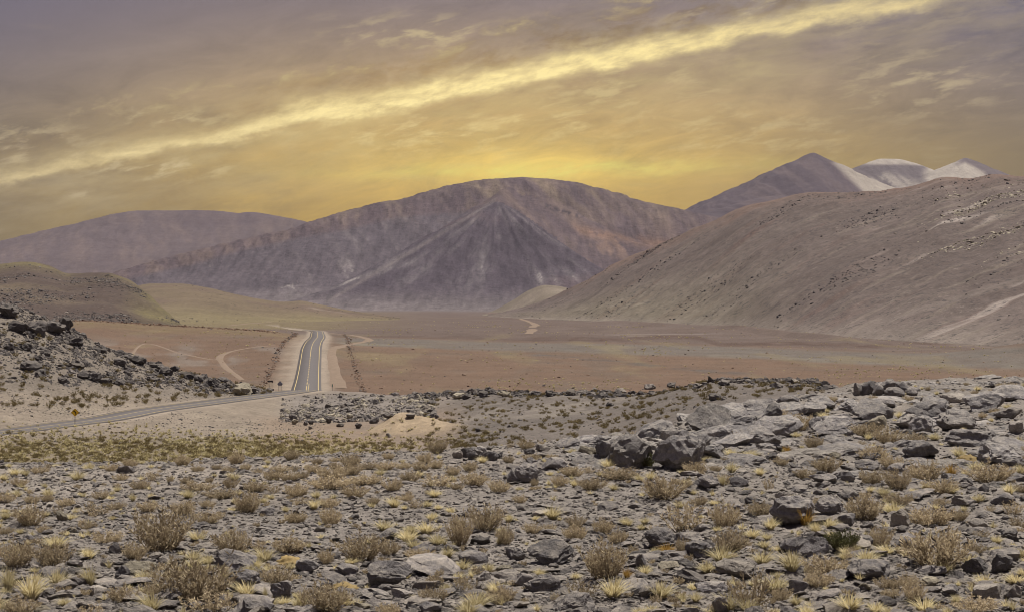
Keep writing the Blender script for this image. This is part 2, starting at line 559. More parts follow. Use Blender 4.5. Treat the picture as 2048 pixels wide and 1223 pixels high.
def catmull(xs, ys, q):
    m = np.gradient(ys, xs)
    k = np.clip(np.searchsorted(xs, q) - 1, 0, len(xs) - 2)
    h = xs[k + 1] - xs[k]
    t = (q - xs[k]) / h
    return ((2 * t ** 3 - 3 * t ** 2 + 1) * ys[k] + (t ** 3 - 2 * t ** 2 + t) * h * m[k]
            + (-2 * t ** 3 + 3 * t ** 2) * ys[k + 1] + (t ** 3 - t ** 2) * h * m[k + 1])


_sq = np.arange(0, _s[-1], 3.0)
RC = np.stack([catmull(_s, _rp[:, 0], _sq), catmull(_s, _rp[:, 1], _sq), pchip(_s, _rp[:, 2], _sq)], -1)   # centre line
_tg = np.gradient(RC[:, :2], axis=0)
_tg /= np.linalg.norm(_tg, axis=1)[:, None]
RN = np.stack([_tg[:, 1], -_tg[:, 0]], -1)         # points to the road's right


def road_dist(X, Y):
    """signed distance to the centre line (right positive), road height there and index along."""
    sh = X.shape
    X, Y = X.ravel(), Y.ravel()
    dist = np.full(X.size, 1e4)
    zz = np.zeros(X.size)
    kk = np.zeros(X.size, int)
    m = (Y > 200) & (Y < 1900) & (X > -330) & (X < 60)
    ids = np.nonzero(m)[0]
    for c0 in range(0, len(ids), 20000):
        i = ids[c0:c0 + 20000]
        d2 = (X[i, None] - RC[None, :, 0]) ** 2 + (Y[i, None] - RC[None, :, 1]) ** 2
        k = d2.argmin(1)
        sx, sy = X[i] - RC[k, 0], Y[i] - RC[k, 1]
        side_ = sx * RN[k, 0] + sy * RN[k, 1]
        dist[i] = np.where(np.abs(side_) > 0.6 * np.sqrt(d2[np.arange(len(i)), k]), side_, np.sign(side_ + 1e-9) * np.sqrt(d2[np.arange(len(i)), k]))
        zz[i] = RC[k, 2]
        kk[i] = k
    return dist.reshape(sh), zz.reshape(sh), kk.reshape(sh)


# ------------------------------------------------------------------ ground heights
NEAR = [(3, -2.9), (14, -3.0)]
FARL = [(2000, -21.5), (3500, -27), (5600, -30), (16000, -60)]
TAB = {
    -1400: NEAR + [(34, -3.0), (60, -6.5), (120, -13), (180, -18), (250, -21), (272, -21), (290, -20.5), (320, -18), (350, -12), (400, -3), (450, 6), (540, 0), (640, -14), (760, -20), (1000, -20)] + FARL,
    -300: NEAR + [(34, -3.0), (60, -6.5), (120, -13), (180, -18), (236, -21), (262, -21), (280, -20.8), (300, -19.5), (330, -16), (365, -10), (400, -2), (440, 3), (520, -6), (620, -17), (760, -20), (1000, -20)] + FARL,
    0: NEAR + [(34, -3.0), (60, -6.5), (120, -13), (180, -18), (238, -21), (272, -21), (290, -20.6), (304, -20.2), (320, -18.9), (342, -17.3), (366, -13.2), (392, -8.0), (430, -1.4), (490, -9), (570, -18), (700, -20.4), (1000, -20)] + FARL,
    150: NEAR + [(34, -3.0), (60, -6.5), (120, -13), (180, -18), (238, -20.9), (280, -20.9), (302, -20.2), (322, -19.6), (345, -18.6), (370, -16), (400, -12), (428, -7.7), (480, -13), (560, -19.5), (640, -20.3), (780, -16.8), (950, -11.0), (1000, -10.8), (1100, -14), (1300, -20)] + FARL,
    300: NEAR + [(34, -3.0), (60, -6.5), (120, -13), (180, -18), (236, -20.6), (285, -20.9), (325, -20.4), (345, -19.8), (362, -19.6), (385, -18.7), (412, -16.6), (440, -14.8), (480, -17.5), (560, -22), (650, -22.3), (800, -18.6), (950, -13.6), (1020, -12.9), (1100, -14.5), (1300, -20)] + FARL,
    450: NEAR + [(34.5, -3.0), (60, -6.3), (120, -12.6), (180, -17.4), (230, -19.8), (280, -20.8), (330, -21.4), (370, -20.8), (388, -20.0), (405, -19.9), (425, -19.5), (442, -19.6), (470, -21.3), (520, -23.6), (640, -23.4), (760, -20.2), (900, -16.2), (1010, -15.0), (1080, -15.4), (1200, -18.5), (1400, -20.5)] + FARL,
    530: NEAR + [(34.8, -3.0), (60, -6.2), (120, -12.3), (180, -16.8), (226, -19.3), (276, -20.7), (330, -21.5), (375, -21.2), (400, -20.2), (418, -20.0), (440, -20.3), (470, -22.2), (520, -24.0), (621, -23.5), (753, -19.6), (900, -16.8), (1010, -16.2), (1100, -17.2), (1300, -20.0), (1500, -21.0)] + FARL,
    620: NEAR + [(35.3, -3.0), (60, -6.1), (120, -12), (180, -16.5), (223, -19.0), (274, -20.6), (329, -21.6), (385, -21.4), (415, -20.4), (432, -20.5), (455, -22), (480, -23.3), (517, -24.3), (565, -24.4), (621, -23.8), (690, -21.5), (753, -19.1), (850, -18.6), (1014, -19.0), (1100, -19.5), (1300, -20.9), (1500, -22.5)] + FARL,
    700: NEAR + [(35.8, -3.0), (60, -6.0), (120, -12), (180, -16.5), (225, -19.2), (275, -20.7), (325, -21.4), (350, -21.4), (372, -20.6), (402, -20.3), (425, -20.3), (445, -21.8), (480, -23.8), (520, -24.2), (580, -24.1), (650, -23.3), (753, -20.6), (850, -19.2), (1014, -19.7), (1300, -21)] + FARL,
    850: NEAR + [(36.6, -3.0), (60, -6.0), (120, -12), (180, -16.5), (240, -19.9), (300, -20.8), (340, -20.9), (360, -20.3), (380, -19.7), (395, -19.6), (415, -21), (450, -24.2), (500, -24.3), (620, -23.8), (750, -21.5), (850, -20), (1014, -20), (1200, -20.5), (1500, -20.7), (1900, -20.6), (2600, -23), (5600, -30), (16000, -60)],
    1000: NEAR + [(38.2, -3.0), (60, -5.8), (120, -11.5), (180, -15.8), (240, -18.9), (300, -19.3), (350, -18.8), (388, -18.9), (415, -21), (450, -24.5), (560, -24.5), (650, -23.5), (750, -22), (850, -21), (1100, -20.5), (1500, -20.7), (2000, -19.8), (2400, -19), (3000, -26), (5600, -31), (16000, -60)],
    1200: NEAR + [(40.2, -3.0), (60, -5.5), (120, -10.8), (180, -14.6), (230, -17.2), (300, -17.9), (335, -17.2), (352, -17.3), (375, -19.2), (420, -23.5), (470, -24.9), (560, -24.6), (700, -23.5), (800, -22), (900, -21), (1100, -21), (1250, -20), (1500, -20.3), (2000, -20), (2500, -20), (3000, -26), (5600, -31), (16000, -60)],
    1450: NEAR + [(49.5, -3.0), (70, -5.2), (120, -9.3), (170, -11.6), (210, -12.6), (260, -12.7), (300, -13.0), (330, -16), (380, -21.5), (450, -25), (560, -25), (650, -24.3), (800, -22.5), (950, -21.5), (1100, -21.0), (1250, -20.0), (1330, -20.3), (1450, -22), (1800, -21.5), (2600, -25), (5600, -31), (16000, -60)],
    1600: NEAR + [(57.5, -3.0), (80, -4.9), (120, -7.6), (170, -10), (230, -11.6), (300, -13.2), (330, -16), (380, -21.5), (450, -25), (600, -25), (700, -24.2), (830, -23), (940, -22.2), (1010, -21.3), (1060, -21.6), (1200, -23), (1600, -23), (2600, -26), (5600, -31), (16000, -60)],
    1720: NEAR + [(66, -3.0), (85, -4.5), (130, -8.0), (200, -11), (300, -15), (360, -20), (450, -25), (600, -25), (700, -24.4), (830, -23.4), (930, -22.6), (1000, -22.1), (1060, -22.6), (1200, -23.4), (1600, -23.4), (2600, -26), (5600, -31), (16000, -60)],
    2048: NEAR + [(70, -2.95), (90, -4.6), (140, -9), (220, -14), (320, -19), (450, -25), (620, -25), (720, -24.6), (850, -23.9), (965, -24), (1200, -24), (2600, -26), (5600, -31), (16000, -60)],
    2700: NEAR + [(70, -2.9), (90, -4.6), (140, -9), (220, -14), (320, -19), (450, -25), (620, -25), (720, -24.6), (850, -23.9), (965, -24), (1200, -24), (2600, -26), (5600, -31), (16000, -60)],
}
LQ = np.linspace(math.log(3), math.log(16000), 1400)
_cp = sorted(TAB)
_tc = np.stack([pchip([math.log(d) for d, _ in TAB[c]], [z for _, z in TAB[c]], LQ) for c in _cp])
PQ = np.arange(-1400, 2701, 12.0)
TT = np.stack([pchip(_cp, _tc[:, j], PQ) for j in range(len(LQ))], 1)


def base_z(px, d):
    u = np.clip((px - PQ[0]) / 12.0, 0, len(PQ) - 1.001)
    v = np.clip((np.log(d) - LQ[0]) / (LQ[1] - LQ[0]), 0, len(LQ) - 1.001)
    i, j = u.astype(int), v.astype(int)
    a, c = u - i, v - j
    return (TT[i, j] * (1 - a) + TT[i + 1, j] * a) * (1 - c) + (TT[i, j + 1] * (1 - a) + TT[i + 1, j + 1] * a) * c


EDGE_P = [-1400, 0, 450, 620, 850, 1000, 1200, 1450, 1600, 1720, 2048, 2700]
EDGE_D = [34, 34, 34.5, 35.3, 36.6, 38.2, 40.2, 49.5, 57.5, 66, 70, 70]

pyn = np.arange(1420, 762, -2.2)
rows = np.concatenate([
    np.geomspace(3.0, 13.8, 14)[:-1], 3 * F / (pyn - HY), np.geomspace(71.5, 205, 36),
    19 * F / (np.arange(952, 750, -1.3) - HY), 22 * F / (np.arange(775, 642, -0.95) - HY), np.geomspace(2020, 16000, 34)])
rows = np.unique(np.round(rows, 3))
rows = rows[np.concatenate([[True], np.diff(rows) > 0.02])]
colsP = np.concatenate([np.array([-14000, -9000, -6000, -4000, -2700, -1900, -1300, -900, -600, -420]), np.arange(-300, 2351, 3.6),
                        np.array([2450, 2600, 2900, 3400, 4200, 5500, 7500, 10000, 14000])])
GPX, GD = np.meshgrid(colsP, rows, indexing="ij")
GX, GY = (GPX - CX) / F * GD, GD
Z = base_z(GPX, GD) + CZ
edge = np.interp(GPX, EDGE_P, EDGE_D)
plat = 1 - sst(GD, edge * 1.0, edge * 1.25)
# plateau relief: hummocks, rougher among the outcrops of the higher side
rgt = sst(GPX, 1050, 1500)
Z += plat * (0.10 * fbm(GX * 0.18, GY * 0.18, 3, 3) + 0.055 * fbm(GX * 0.9, GY * 0.9, 5, 4)) * sst(GD, 6, 16)
Z += plat * rgt * (0.17 * fbm(GX * 0.33, GY * 0.20, 9, 3, ridged=True) - 0.05)
Z += plat * 0.05 * np.maximum(0, fbm(GX * 2.2, GY * 1.6, 12, 3, ridged=True)) * (0.4 + rgt)
mid = sst(GD, 190, 230) * (1 - sst(GD, 430, 480))
hill_l = (1 - sst(GPX, 430, 560)) * band(GD, 325, 460, 25)
Z += mid * 0.35 * fbm(GX * 0.06, GY * 0.06, 21, 4)
Z += hill_l * (1.3 * fbm(GX * 0.07, GY * 0.05, 25, 4, ridged=True) + 0.6 * fbm(GX * 0.3, GY * 0.3, 26, 3))
bank = sst(GPX, 800, 950) * band(GD, 230, 400, 20)
Z += bank * (0.5 * fbm(GX * 0.05, GY * 0.09, 31, 4, ridged=True))
plain = sst(GD, 480, 560)
Z += plain * 0.30 * fbm(GX * 0.012, GY * 0.012, 41, 4) * (1 - 0.7 * (np.abs(GPX - 630) < 60))
# low scarps crossing the upper plain on the far side
for (pa, da, pb, db, hh) in ((1000, 1350, 1420, 1180, 2.2), (1180, 1650, 1700, 1040, 3.0), (760, 1150, 1250, 1010, 1.5)):
    dc = np.interp(GPX, [pa, pb], [da, db]) + 40 * fbm(GPX * 0.01, GPX * 0 + da, 44, 3)
    Z += hh * band(GPX, pa, pb, 80) * sst(GD, dc - 30, dc + 4) * (1 - sst(GD, dc + 30, dc + 220))
# brown rise at the edge of the valley
Z += 7.0 * np.exp(-(((GPX - 2110) / 190) ** 2 + ((GD - 790) / 75) ** 2))
# earth mound: long low heap of spoil
MX, MY = (820 - CX) / F * 300, 300
_mx = (GX - MX)
mound = np.clip(1 - np.sqrt(((_mx + 1.5) / np.where(_mx > -1.5, 13.0, 6.0)) ** 2 + ((GY - MY + 0.5 * np.maximum(_mx, 0)) / 9.0) ** 2), 0, 1)
Z += 3.6 * mound * (1 + 0.12 * fbm(GX * 0.3, GY * 0.3, 50, 3))
# rubble embankment beside the crest
rub = band(GPX, 570, 850, 30) * band(GD, 348, 412, 12)
Z += rub * 0.5 * fbm(GX * 0.25, GY * 0.25, 55, 3)
# grade for the road
RD, RZ, RK = road_dist(GX, GY)
ard = np.abs(RD)
wgt = 1 - sst(ard, 5.2, 15)
Z = np.where(ard < 1e3, Z * (1 - wgt) + (RZ - 0.14) * wgt, Z)

# ------------------------------------------------------------------ ground colours
nz1 = fbm(GX * 0.02, GY * 0.02, 61, 4)
nz2 = fbm(GX * 0.1, GY * 0.1, 63, 4)
nzl = fbm(GPX * 0.012, np.log(GD) * 9, 65, 4)


def mixc(C, m, c):
    m = np.clip(m, 0, 1)[..., None]
    return C * (1 - m) + np.array(c) * m


C = np.zeros(GX.shape + (3,)) + np.array((0.190, 0.166, 0.143))                       # grit of the plateau
C = mixc(C, plat * sst(nz2, 0.0, 0.5) * 0.6, (0.215, 0.182, 0.148))
midz = sst(GD, 120, 200)
C = mixc(C, midz, (0.185, 0.155, 0.128))
lf = 1 - sst(GPX, 640, 760)
C = mixc(C, midz * lf * (1 - sst(GD, 285, 305)), (0.185, 0.150, 0.105))               # under the yellow grass
C = mixc(C, sst(GD, 280, 300) * (1 - sst(GPX, 600, 690)) * 0.95, (0.208, 0.170, 0.130))       # pale verge banks
pit = band(GPX, 520, 940, 50) * band(GD, 268, 352, 16)
C = mixc(C, sst(GD, 280, 300) * (1 - sst(GPX, 600, 690)) * sst(nz2 + 0.5 * nz1, 0.0, 0.45) * 0.6, (0.250, 0.208, 0.158))
C = mixc(C, pit * (0.7 + 0.5 * nz2), (0.215, 0.158, 0.112))
C = mixc(C, sst(mound + 0.1 * nz2, 0.03, 0.22) * 0.95, (0.345, 0.265, 0.175))
C = mixc(C, rub * 0.9, (0.175, 0.152, 0.132))
bankc = sst(GPX, 860, 960) * band(GD, 205, 400, 20)
C = mixc(C, bankc * 0.9, (0.126, 0.107, 0.092))
C = mixc(C, bankc * sst(nz2 + nz1, 0.15, 0.5) * 0.5, (0.20, 0.172, 0.14))
C = mixc(C, hill_l * sst(GD - np.interp(GPX, [0, 500], [338, 392]), -8, 14) * 0.85, (0.150, 0.126, 0.102))
# plain
pl = sst(GD, 455, 490)
red = np.array((0.134, 0.088, 0.060))
C = mixc(C, pl, red)
C = mixc(C, pl * sst(nz1 + 0.6 * nz2, 0.0, 0.55) * 0.6, (0.122, 0.092, 0.068))
PYG = HY - (Z - CZ) * F / GD
gb0 = np.interp(GPX, [560, 700, 1024, 1500, 1800, 2048, 2400], [845, 830, 800, 760, 705, 660, 620])
gb1 = np.interp(GPX, [560, 700, 1024, 1500, 1800, 2048, 2400], [1010, 1010, 950, 900, 850, 790, 720])
gband = pl * sst(GPX, 640, 700) * sst(GD, gb0 - 12 + 25 * nz1, gb0 + 25 + 25 * nz1) * (1 - sst(GD, gb1 - 30, gb1 + 30))
C = mixc(C, gband * (0.80 + 0.35 * nz2), (0.122, 0.108, 0.092))
C = mixc(C, gband * (1 - sst(GD, gb0, gb0 + 60)) * sst(nzl, -0.1, 0.35) * 0.7, (0.18, 0.16, 0.125))
C = mixc(C, pl * sst(fbm(GX * 0.05, GY * 0.012, 69, 5), 0.1, 0.45) * 0.45, (0.125, 0.098, 0.076))
upper = pl * sst(GD, gb1 - 20, gb1 + 60)
C = mixc(C, upper * 0.9, (0.106, 0.079, 0.066))
C = mixc(C, upper * sst(nz1, -0.1, 0.4) * 0.6, (0.130, 0.100, 0.084))
C = mixc(C, upper * sst(GPX, 1100, 1300) * sst(fbm(GX * 0.006, GY * 0.03, 67, 5), 0.25, 0.40) * 0.5, (0.24, 0.20, 0.175))
C = mixc(C, sst(GD, 1250, 1500) * (1 - sst(GPX, 500, 900)) * (0.75 + 0.5 * nz1), (0.165, 0.132, 0.068))
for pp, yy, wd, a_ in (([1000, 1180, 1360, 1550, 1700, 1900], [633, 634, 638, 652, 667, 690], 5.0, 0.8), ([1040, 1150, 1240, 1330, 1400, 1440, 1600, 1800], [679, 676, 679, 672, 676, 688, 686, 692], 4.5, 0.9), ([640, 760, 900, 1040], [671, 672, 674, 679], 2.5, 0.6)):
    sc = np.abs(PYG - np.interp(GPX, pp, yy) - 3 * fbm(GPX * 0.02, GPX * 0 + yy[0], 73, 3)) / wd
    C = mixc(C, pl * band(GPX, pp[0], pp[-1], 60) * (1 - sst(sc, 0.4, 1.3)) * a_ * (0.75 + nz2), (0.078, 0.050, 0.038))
dr = sst(fbm(GX * 0.035, GY * 0.006, 75, 5), 0.12, 0.4) * pl * (1 - sst(GD, 900, 1300))
C = mixc(C, dr * 0.5, (0.175, 0.140, 0.078))
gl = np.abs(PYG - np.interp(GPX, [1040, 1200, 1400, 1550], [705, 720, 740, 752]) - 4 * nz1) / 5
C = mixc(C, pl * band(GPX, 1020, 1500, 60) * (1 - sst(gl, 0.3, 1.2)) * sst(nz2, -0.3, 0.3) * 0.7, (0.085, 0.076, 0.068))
C = mixc(C, sst(GD, 4200, 5200), (0.125, 0.102, 0.092))
ltop = (1 - sst(GPX, 560, 620)) * band(GD, 900, 1060, 30)
C = mixc(C, ltop * (0.55 + nz2), (0.150, 0.110, 0.060))
lgrey = (1 - sst(GPX, 540, 600)) * band(GD, 640, 800, 40) * sst(nzl, 0.0, 0.3)
C = mixc(C, lgrey * 0.7, (0.17, 0.14, 0.115))
bump2 = np.exp(-(((GPX - 2120) / 170) ** 2 + ((GD - 815) / 55) ** 2))
C = mixc(C, sst(bump2, 0.2, 0.6) * 0.9, (0.118, 0.082, 0.060))
# bare pale verges along the road
farroad = sst(GD, 470, 500)
C = mixc(C, (ard < 1e3) * (1 - sst(ard, 5.0, 7.5)) * 0.95, (0.262, 0.216, 0.168))
C = mixc(C, farroad * (RD < 0) * (1 - sst(ard + 2.5 * nz2 + 1.5 * nz1, 8.0, 13.0)) * (1 - sst(GD, 1000, 1200)) * (0.62 + 0.6 * nz2), (0.245, 0.198, 0.150))
C = mixc(C, farroad * (RD > 0) * (1 - sst(ard + 2.0 * nz2, 5.5, 9.5)) * (1 - sst(GD, 1000, 1200)) * (0.62 + 0.6 * nz2), (0.265, 0.215, 0.165))

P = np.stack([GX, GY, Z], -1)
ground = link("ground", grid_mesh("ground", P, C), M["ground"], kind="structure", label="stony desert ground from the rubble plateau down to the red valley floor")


def gz(px, d):
    """ground height (world) at azimuth px and distance d, from the built sheet."""
    px, d = np.asarray(px, float), np.asarray(d, float)
    i = np.clip(np.searchsorted(colsP, px) - 1, 0, len(colsP) - 2)
    j = np.clip(np.searchsorted(rows, d) - 1, 0, len(rows) - 2)
    a = (px - colsP[i]) / (colsP[i + 1] - colsP[i])
    c = (d - rows[j]) / (rows[j + 1] - rows[j])
    return (Z[i, j] * (1 - a) + Z[i + 1, j] * a) * (1 - c) + (Z[i, j + 1] * (1 - a) + Z[i + 1, j + 1] * a) * c


def gxy(x, y):
    return gz(CX + F * np.asarray(x) / np.asarray(y), y)


def place(px, py, dmin=8.0):
    """first visible ground point of the line of sight through photo pixel (px, py)."""
    i = int(np.clip(np.searchsorted(colsP, px) - 1, 0, len(colsP) - 2))
    a = (px - colsP[i]) / (colsP[i + 1] - colsP[i])
    zz = Z[i] * (1 - a) + Z[i + 1] * a
    pr = HY - (zz - CZ) * F / rows
    ok = np.nonzero((pr <= py) & (rows > dmin))[0]
    if not len(ok):
        return None
    j = ok[0]
    if j == 0:
        d = rows[0]
    else:
        t = (pr[j - 1] - py) / max(pr[j - 1] - pr[j], 1e-6) if pr[j - 1] > py else 1.0
        d = rows[j - 1] + t * (rows[j] - rows[j - 1])
    return Vector(((px - CX) / F * d, d, float(gz(px, d))))


# ------------------------------------------------------------------ hills and mountains
HILLS = {}


def ridge_hill(name, ridge, base, mat, colour, label, pstep=5.0, nrow=170, back=0.9, prof=1.0, relief=None, sink=6.0):
    """sheet from a foot line up to a skyline and down the far side; ridge [(px,py,d)], base [(px,d)]."""
    p0, p1 = ridge[0][0], ridge[-1][0]
    px = np.arange(p0, p1 + 0.1, pstep)
    rp = [r[0] for r in ridge]
    rpy, rd = pchip(rp, [r[1] for r in ridge], px), pchip(rp, [r[2] for r in ridge], px)
    bd = np.interp(px, [q[0] for q in base], [q[1] for q in base])
    zr = CZ + (HY - rpy) / F * rd
    t = np.concatenate([np.linspace(-0.06, 1.0, nrow), np.linspace(1.0, 1.0 + back, nrow // 3)[1:]])
    T, PXg = np.meshgrid(t, px)
    RDg, BDg, ZRg = rd[:, None] + 0 * T, bd[:, None] + 0 * T, zr[:, None] + 0 * T
    Dg = BDg + T * (RDg - BDg)
    Xg = (PXg - CX) / F * Dg
    zb = base_z(PXg, np.clip(Dg, 3, 15900)) + CZ - sink * 0.1
    zb0 = base_z(PXg, BDg) + CZ
    s = np.clip(T, 0, 1)
    shape = np.where(T <= 1, (prof * s * (1.10 - 0.10 * s) + (1 - prof) * (s * s * (3 - 2 * s))), 1 - ((T - 1) / back) ** 1.5)
    shape = np.where(T <= 1, np.minimum(shape, 1), shape)
    Zg = zb0 + (ZRg - zb0) * shape
    Zg = np.where(T < 0, zb0 + T * 60 - 2, Zg)
    Zg = np.where(T > 1, np.maximum(Zg, zb - 40), Zg)
    H = np.clip(shape, 0, 1)
    if relief is not None:
        Zg = Zg + relief(Xg, Dg, PXg, T) * np.clip(T * 6, 0, 1) * np.clip((1.04 - T) * 7 + 0.12, 0.12, 1)
    Pm = np.stack([Xg, Dg, Zg], -1)
    Cm = colour(Xg, Dg, PXg, T, HY - (Zg - CZ) * F / Dg)
    HILLS[label] = (Pm, PXg, T)
    return link(name, grid_mesh(name, Pm, Cm), mat, kind="structure", label=label)


def densify(pts, n=8):
    pts = np.array(pts, float)
    k = np.arange(len(pts))
    q = np.linspace(0, len(pts) - 1, (len(pts) - 1) * n + 1)
    o = np.stack([pchip(k, pts[:, i], q) for i in range(3)], -1)
    return [tuple(at(*r)) for r in o]


def ridge_mountain(name, ridges, prange, drange, mat, colour, label, pstep=3.0, nrow=230, gul=1.7, zbase=-40.0, extra=None):
    """ridges: list of (points [(px,py,d)], slope, rounding, gully amplitude, foot height)."""
    px = np.arange(prange[0], prange[1] + 0.1, pstep)
    dd = np.linspace(drange[0], drange[1], nrow)
    PXg, Dg = np.meshgrid(px, dd, indexing="ij")
    Xg = (PXg - CX) / F * Dg
    best = np.full(Xg.shape, -1e9)
    own = np.zeros(Xg.shape, int)
    T0, S0, Q0 = np.zeros(Xg.shape), np.zeros(Xg.shape), np.zeros(Xg.shape)
    wx = 40 * fbm(Xg * 0.003, Dg * 0.003, 71, 3)
    wy = 40 * fbm(Xg * 0.003, Dg * 0.003, 77, 3)
    nrm = math.log1p(math.exp(3.2))
    for i, (pts, slope, rnd_, ga) in enumerate(ridges):
        w_ = densify(pts, 5)
        ux, uy = w_[-1][0] - w_[0][0], w_[-1][1] - w_[0][1]
        ul = math.hypot(ux, uy)
        XX, YY = Xg + wx, Dg + wy
        zm = np.full(Xg.shape, -1e9)
        rm = np.zeros(Xg.shape)
        um = np.ones(Xg.shape)
        for (x0, y0, z0), (x1, y1, z1) in zip(w_[:-1], w_[1:]):
            ex, ey = x1 - x0, y1 - y0
            t = np.clip(((XX - x0) * ex + (YY - y0) * ey) / (ex * ex + ey * ey), 0, 1)
            r = np.hypot(XX - (x0 + t * ex), YY - (y0 + t * ey))
            H = np.maximum(z0 + t * (z1 - z0) - zbase, 5.0)
            u = slope * (np.sqrt(r * r + rnd_ * rnd_) - rnd_) / H
            z_ = zbase + H * np.log1p(np.exp(np.clip(3.2 * (1 - u), -60, 60))) / nrm
            m = z_ > zm
            zm, rm, um = np.where(m, z_, zm), np.where(m, r, rm), np.where(m, u, um)
        t = XX + 0.22 * YY
        rib = fbm(t * 0.010, rm * 0.0010 + i, 80 + i, 5, 0.6, ridged=True)
        zz = zm + ga * gul * rib * np.clip(rm / 180, 0, 1) * np.clip(1.3 - um, 0.0, 1)
        m = zz > best
        best = np.where(m, zz, best)
        own = np.where(m, i, own)
        T0, Q0 = np.where(m, t, T0), np.where(m, rm, Q0)
    if extra is not None:
        zz, te, re = extra(Xg, Dg, Xg + 0.5 * wx, Dg + 0.5 * wy)
        m = zz > best
        best, own = np.where(m, zz, best), np.where(m, 9, own)
        T0, Q0 = np.where(m, te, T0), np.where(m, re, Q0)
    best = best + 5 * fbm(Xg * 0.006, Dg * 0.006, 90, 4)
    streak = fbm(T0 * 0.010, Q0 * 0.0014, 95, 6, 0.7)
    Pm = np.stack([Xg, Dg, best], -1)
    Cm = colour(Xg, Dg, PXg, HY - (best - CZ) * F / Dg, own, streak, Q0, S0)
    return link(name, grid_mesh(name, Pm, Cm), mat, kind="structure", label=label)


def lerp3(a, b_, m):
    m = np.clip(m, 0, 1)[..., None]
    return np.array(a) * (1 - m) + np.array(b_) * m if not isinstance(a, np.ndarray) else a * (1 - m) + np.array(b_) * m


HM = dict(
    right=hill_mat("scree_slope", 0.012, 1.0, 0.75, 1.2),
    left=hill_mat("grassy_scree", 0.02, 1.0, 0.6, 1.2),
    far=hill_mat("mountain_scree", 0.0035, 1.0, 0.0, 22.0, 0.36),
    far2=hill_mat("distant_scree", 0.0025, 0.8, 0.0, 12.0, 0.12),
)


# --- great slope on the sunny side of the valley
def c_right(X, Y, px, T, py):
    n = fbm(X * 0.004, Y * 0.004, 101, 5)
    st = fbm((X * 0.8 + Y * 0.6) * 0.006, (Y * 0.8 - X * 0.6) * 0.03, 103, 4)
    c = lerp3(np.zeros(X.shape + (3,)) + np.array((0.116, 0.090, 0.078)), (0.142, 0.114, 0.098), sst(n, -0.1, 0.5))
    c = lerp3(c, (0.118, 0.078, 0.064), sst(st + 0.5 * n, 0.1, 0.55) * 0.8)
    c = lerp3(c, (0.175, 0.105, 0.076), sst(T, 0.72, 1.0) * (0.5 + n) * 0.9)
    c = lerp3(c, (0.20, 0.175, 0.115), band(px, 1050, 1500, 150) * (1 - sst(T, 0.1, 0.6)) * 0.45)
    s2_ = fbm((X * 0.8 + Y * 0.6) * 0.008, (Y * 0.8 - X * 0.6) * 0.09, 105, 4)
    c = lerp3(c, (0.185, 0.152, 0.120), sst(s2_, 0.12, 0.38) * (0.30 + 0.4 * sst(px, 1500, 1900)))
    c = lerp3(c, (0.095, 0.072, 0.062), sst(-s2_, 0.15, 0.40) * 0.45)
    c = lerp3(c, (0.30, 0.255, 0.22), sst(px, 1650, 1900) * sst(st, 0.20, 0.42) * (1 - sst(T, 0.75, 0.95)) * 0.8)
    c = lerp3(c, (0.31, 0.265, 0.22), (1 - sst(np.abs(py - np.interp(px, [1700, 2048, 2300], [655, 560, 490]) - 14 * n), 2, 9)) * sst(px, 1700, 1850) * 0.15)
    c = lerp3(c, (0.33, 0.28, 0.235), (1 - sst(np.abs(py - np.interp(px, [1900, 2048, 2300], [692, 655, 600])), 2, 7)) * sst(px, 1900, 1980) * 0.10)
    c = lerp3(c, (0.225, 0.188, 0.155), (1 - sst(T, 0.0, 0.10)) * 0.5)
    return c


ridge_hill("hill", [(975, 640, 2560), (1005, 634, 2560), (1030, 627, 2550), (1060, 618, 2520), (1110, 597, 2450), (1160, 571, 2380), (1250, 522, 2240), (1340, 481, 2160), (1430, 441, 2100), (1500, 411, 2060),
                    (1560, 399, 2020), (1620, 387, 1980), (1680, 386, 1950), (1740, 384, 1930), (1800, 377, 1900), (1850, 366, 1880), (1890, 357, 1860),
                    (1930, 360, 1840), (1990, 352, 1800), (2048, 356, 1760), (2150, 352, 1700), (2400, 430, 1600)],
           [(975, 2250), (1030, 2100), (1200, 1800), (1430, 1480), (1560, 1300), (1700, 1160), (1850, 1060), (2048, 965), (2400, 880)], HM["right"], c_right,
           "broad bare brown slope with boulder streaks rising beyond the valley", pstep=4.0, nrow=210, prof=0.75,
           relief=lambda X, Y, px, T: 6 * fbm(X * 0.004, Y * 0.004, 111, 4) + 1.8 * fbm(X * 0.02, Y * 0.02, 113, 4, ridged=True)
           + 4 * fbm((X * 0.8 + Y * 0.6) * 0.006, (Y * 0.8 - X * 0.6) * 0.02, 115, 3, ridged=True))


# --- near hills on the shaded side
def c_left1(X, Y, px, T, py):
    n = fbm(X * 0.01, Y * 0.01, 121, 5)
    c = lerp3(np.zeros(X.shape + (3,)) + np.array((0.082, 0.060, 0.049)), (0.118, 0.090, 0.062), sst(n, -0.1, 0.4))
    c = lerp3(c, (0.160, 0.135, 0.060), np.maximum(sst(T, 0.72, 0.95) * 0.7, sst(px, 230, 330)) * (0.6 + 1.6 * n))
    return c


ridge_hill("hill", [(-420, 470, 1700), (-200, 515, 1690), (-60, 531, 1680), (0, 528, 1670), (50, 524, 1660), (95, 532, 1650), (140, 547, 1630), (175, 546, 1620), (215, 546, 1600), (255, 561, 1570),
                    (290, 585, 1530), (320, 612, 1490), (348, 640, 1450), (365, 652, 1420)],
           [(-420, 1150), (0, 1240), (200, 1290), (365, 1400)], HM["left"], c_left1,
           "dark stony hillside with a grassy crest above the rocky road cutting", pstep=4.0, nrow=120, prof=0.5,
           relief=lambda X, Y, px, T: 2.2 * fbm(X * 0.02, Y * 0.02, 123, 4, ridged=True) + 4 * fbm(X * 0.008, Y * 0.008, 124, 3))


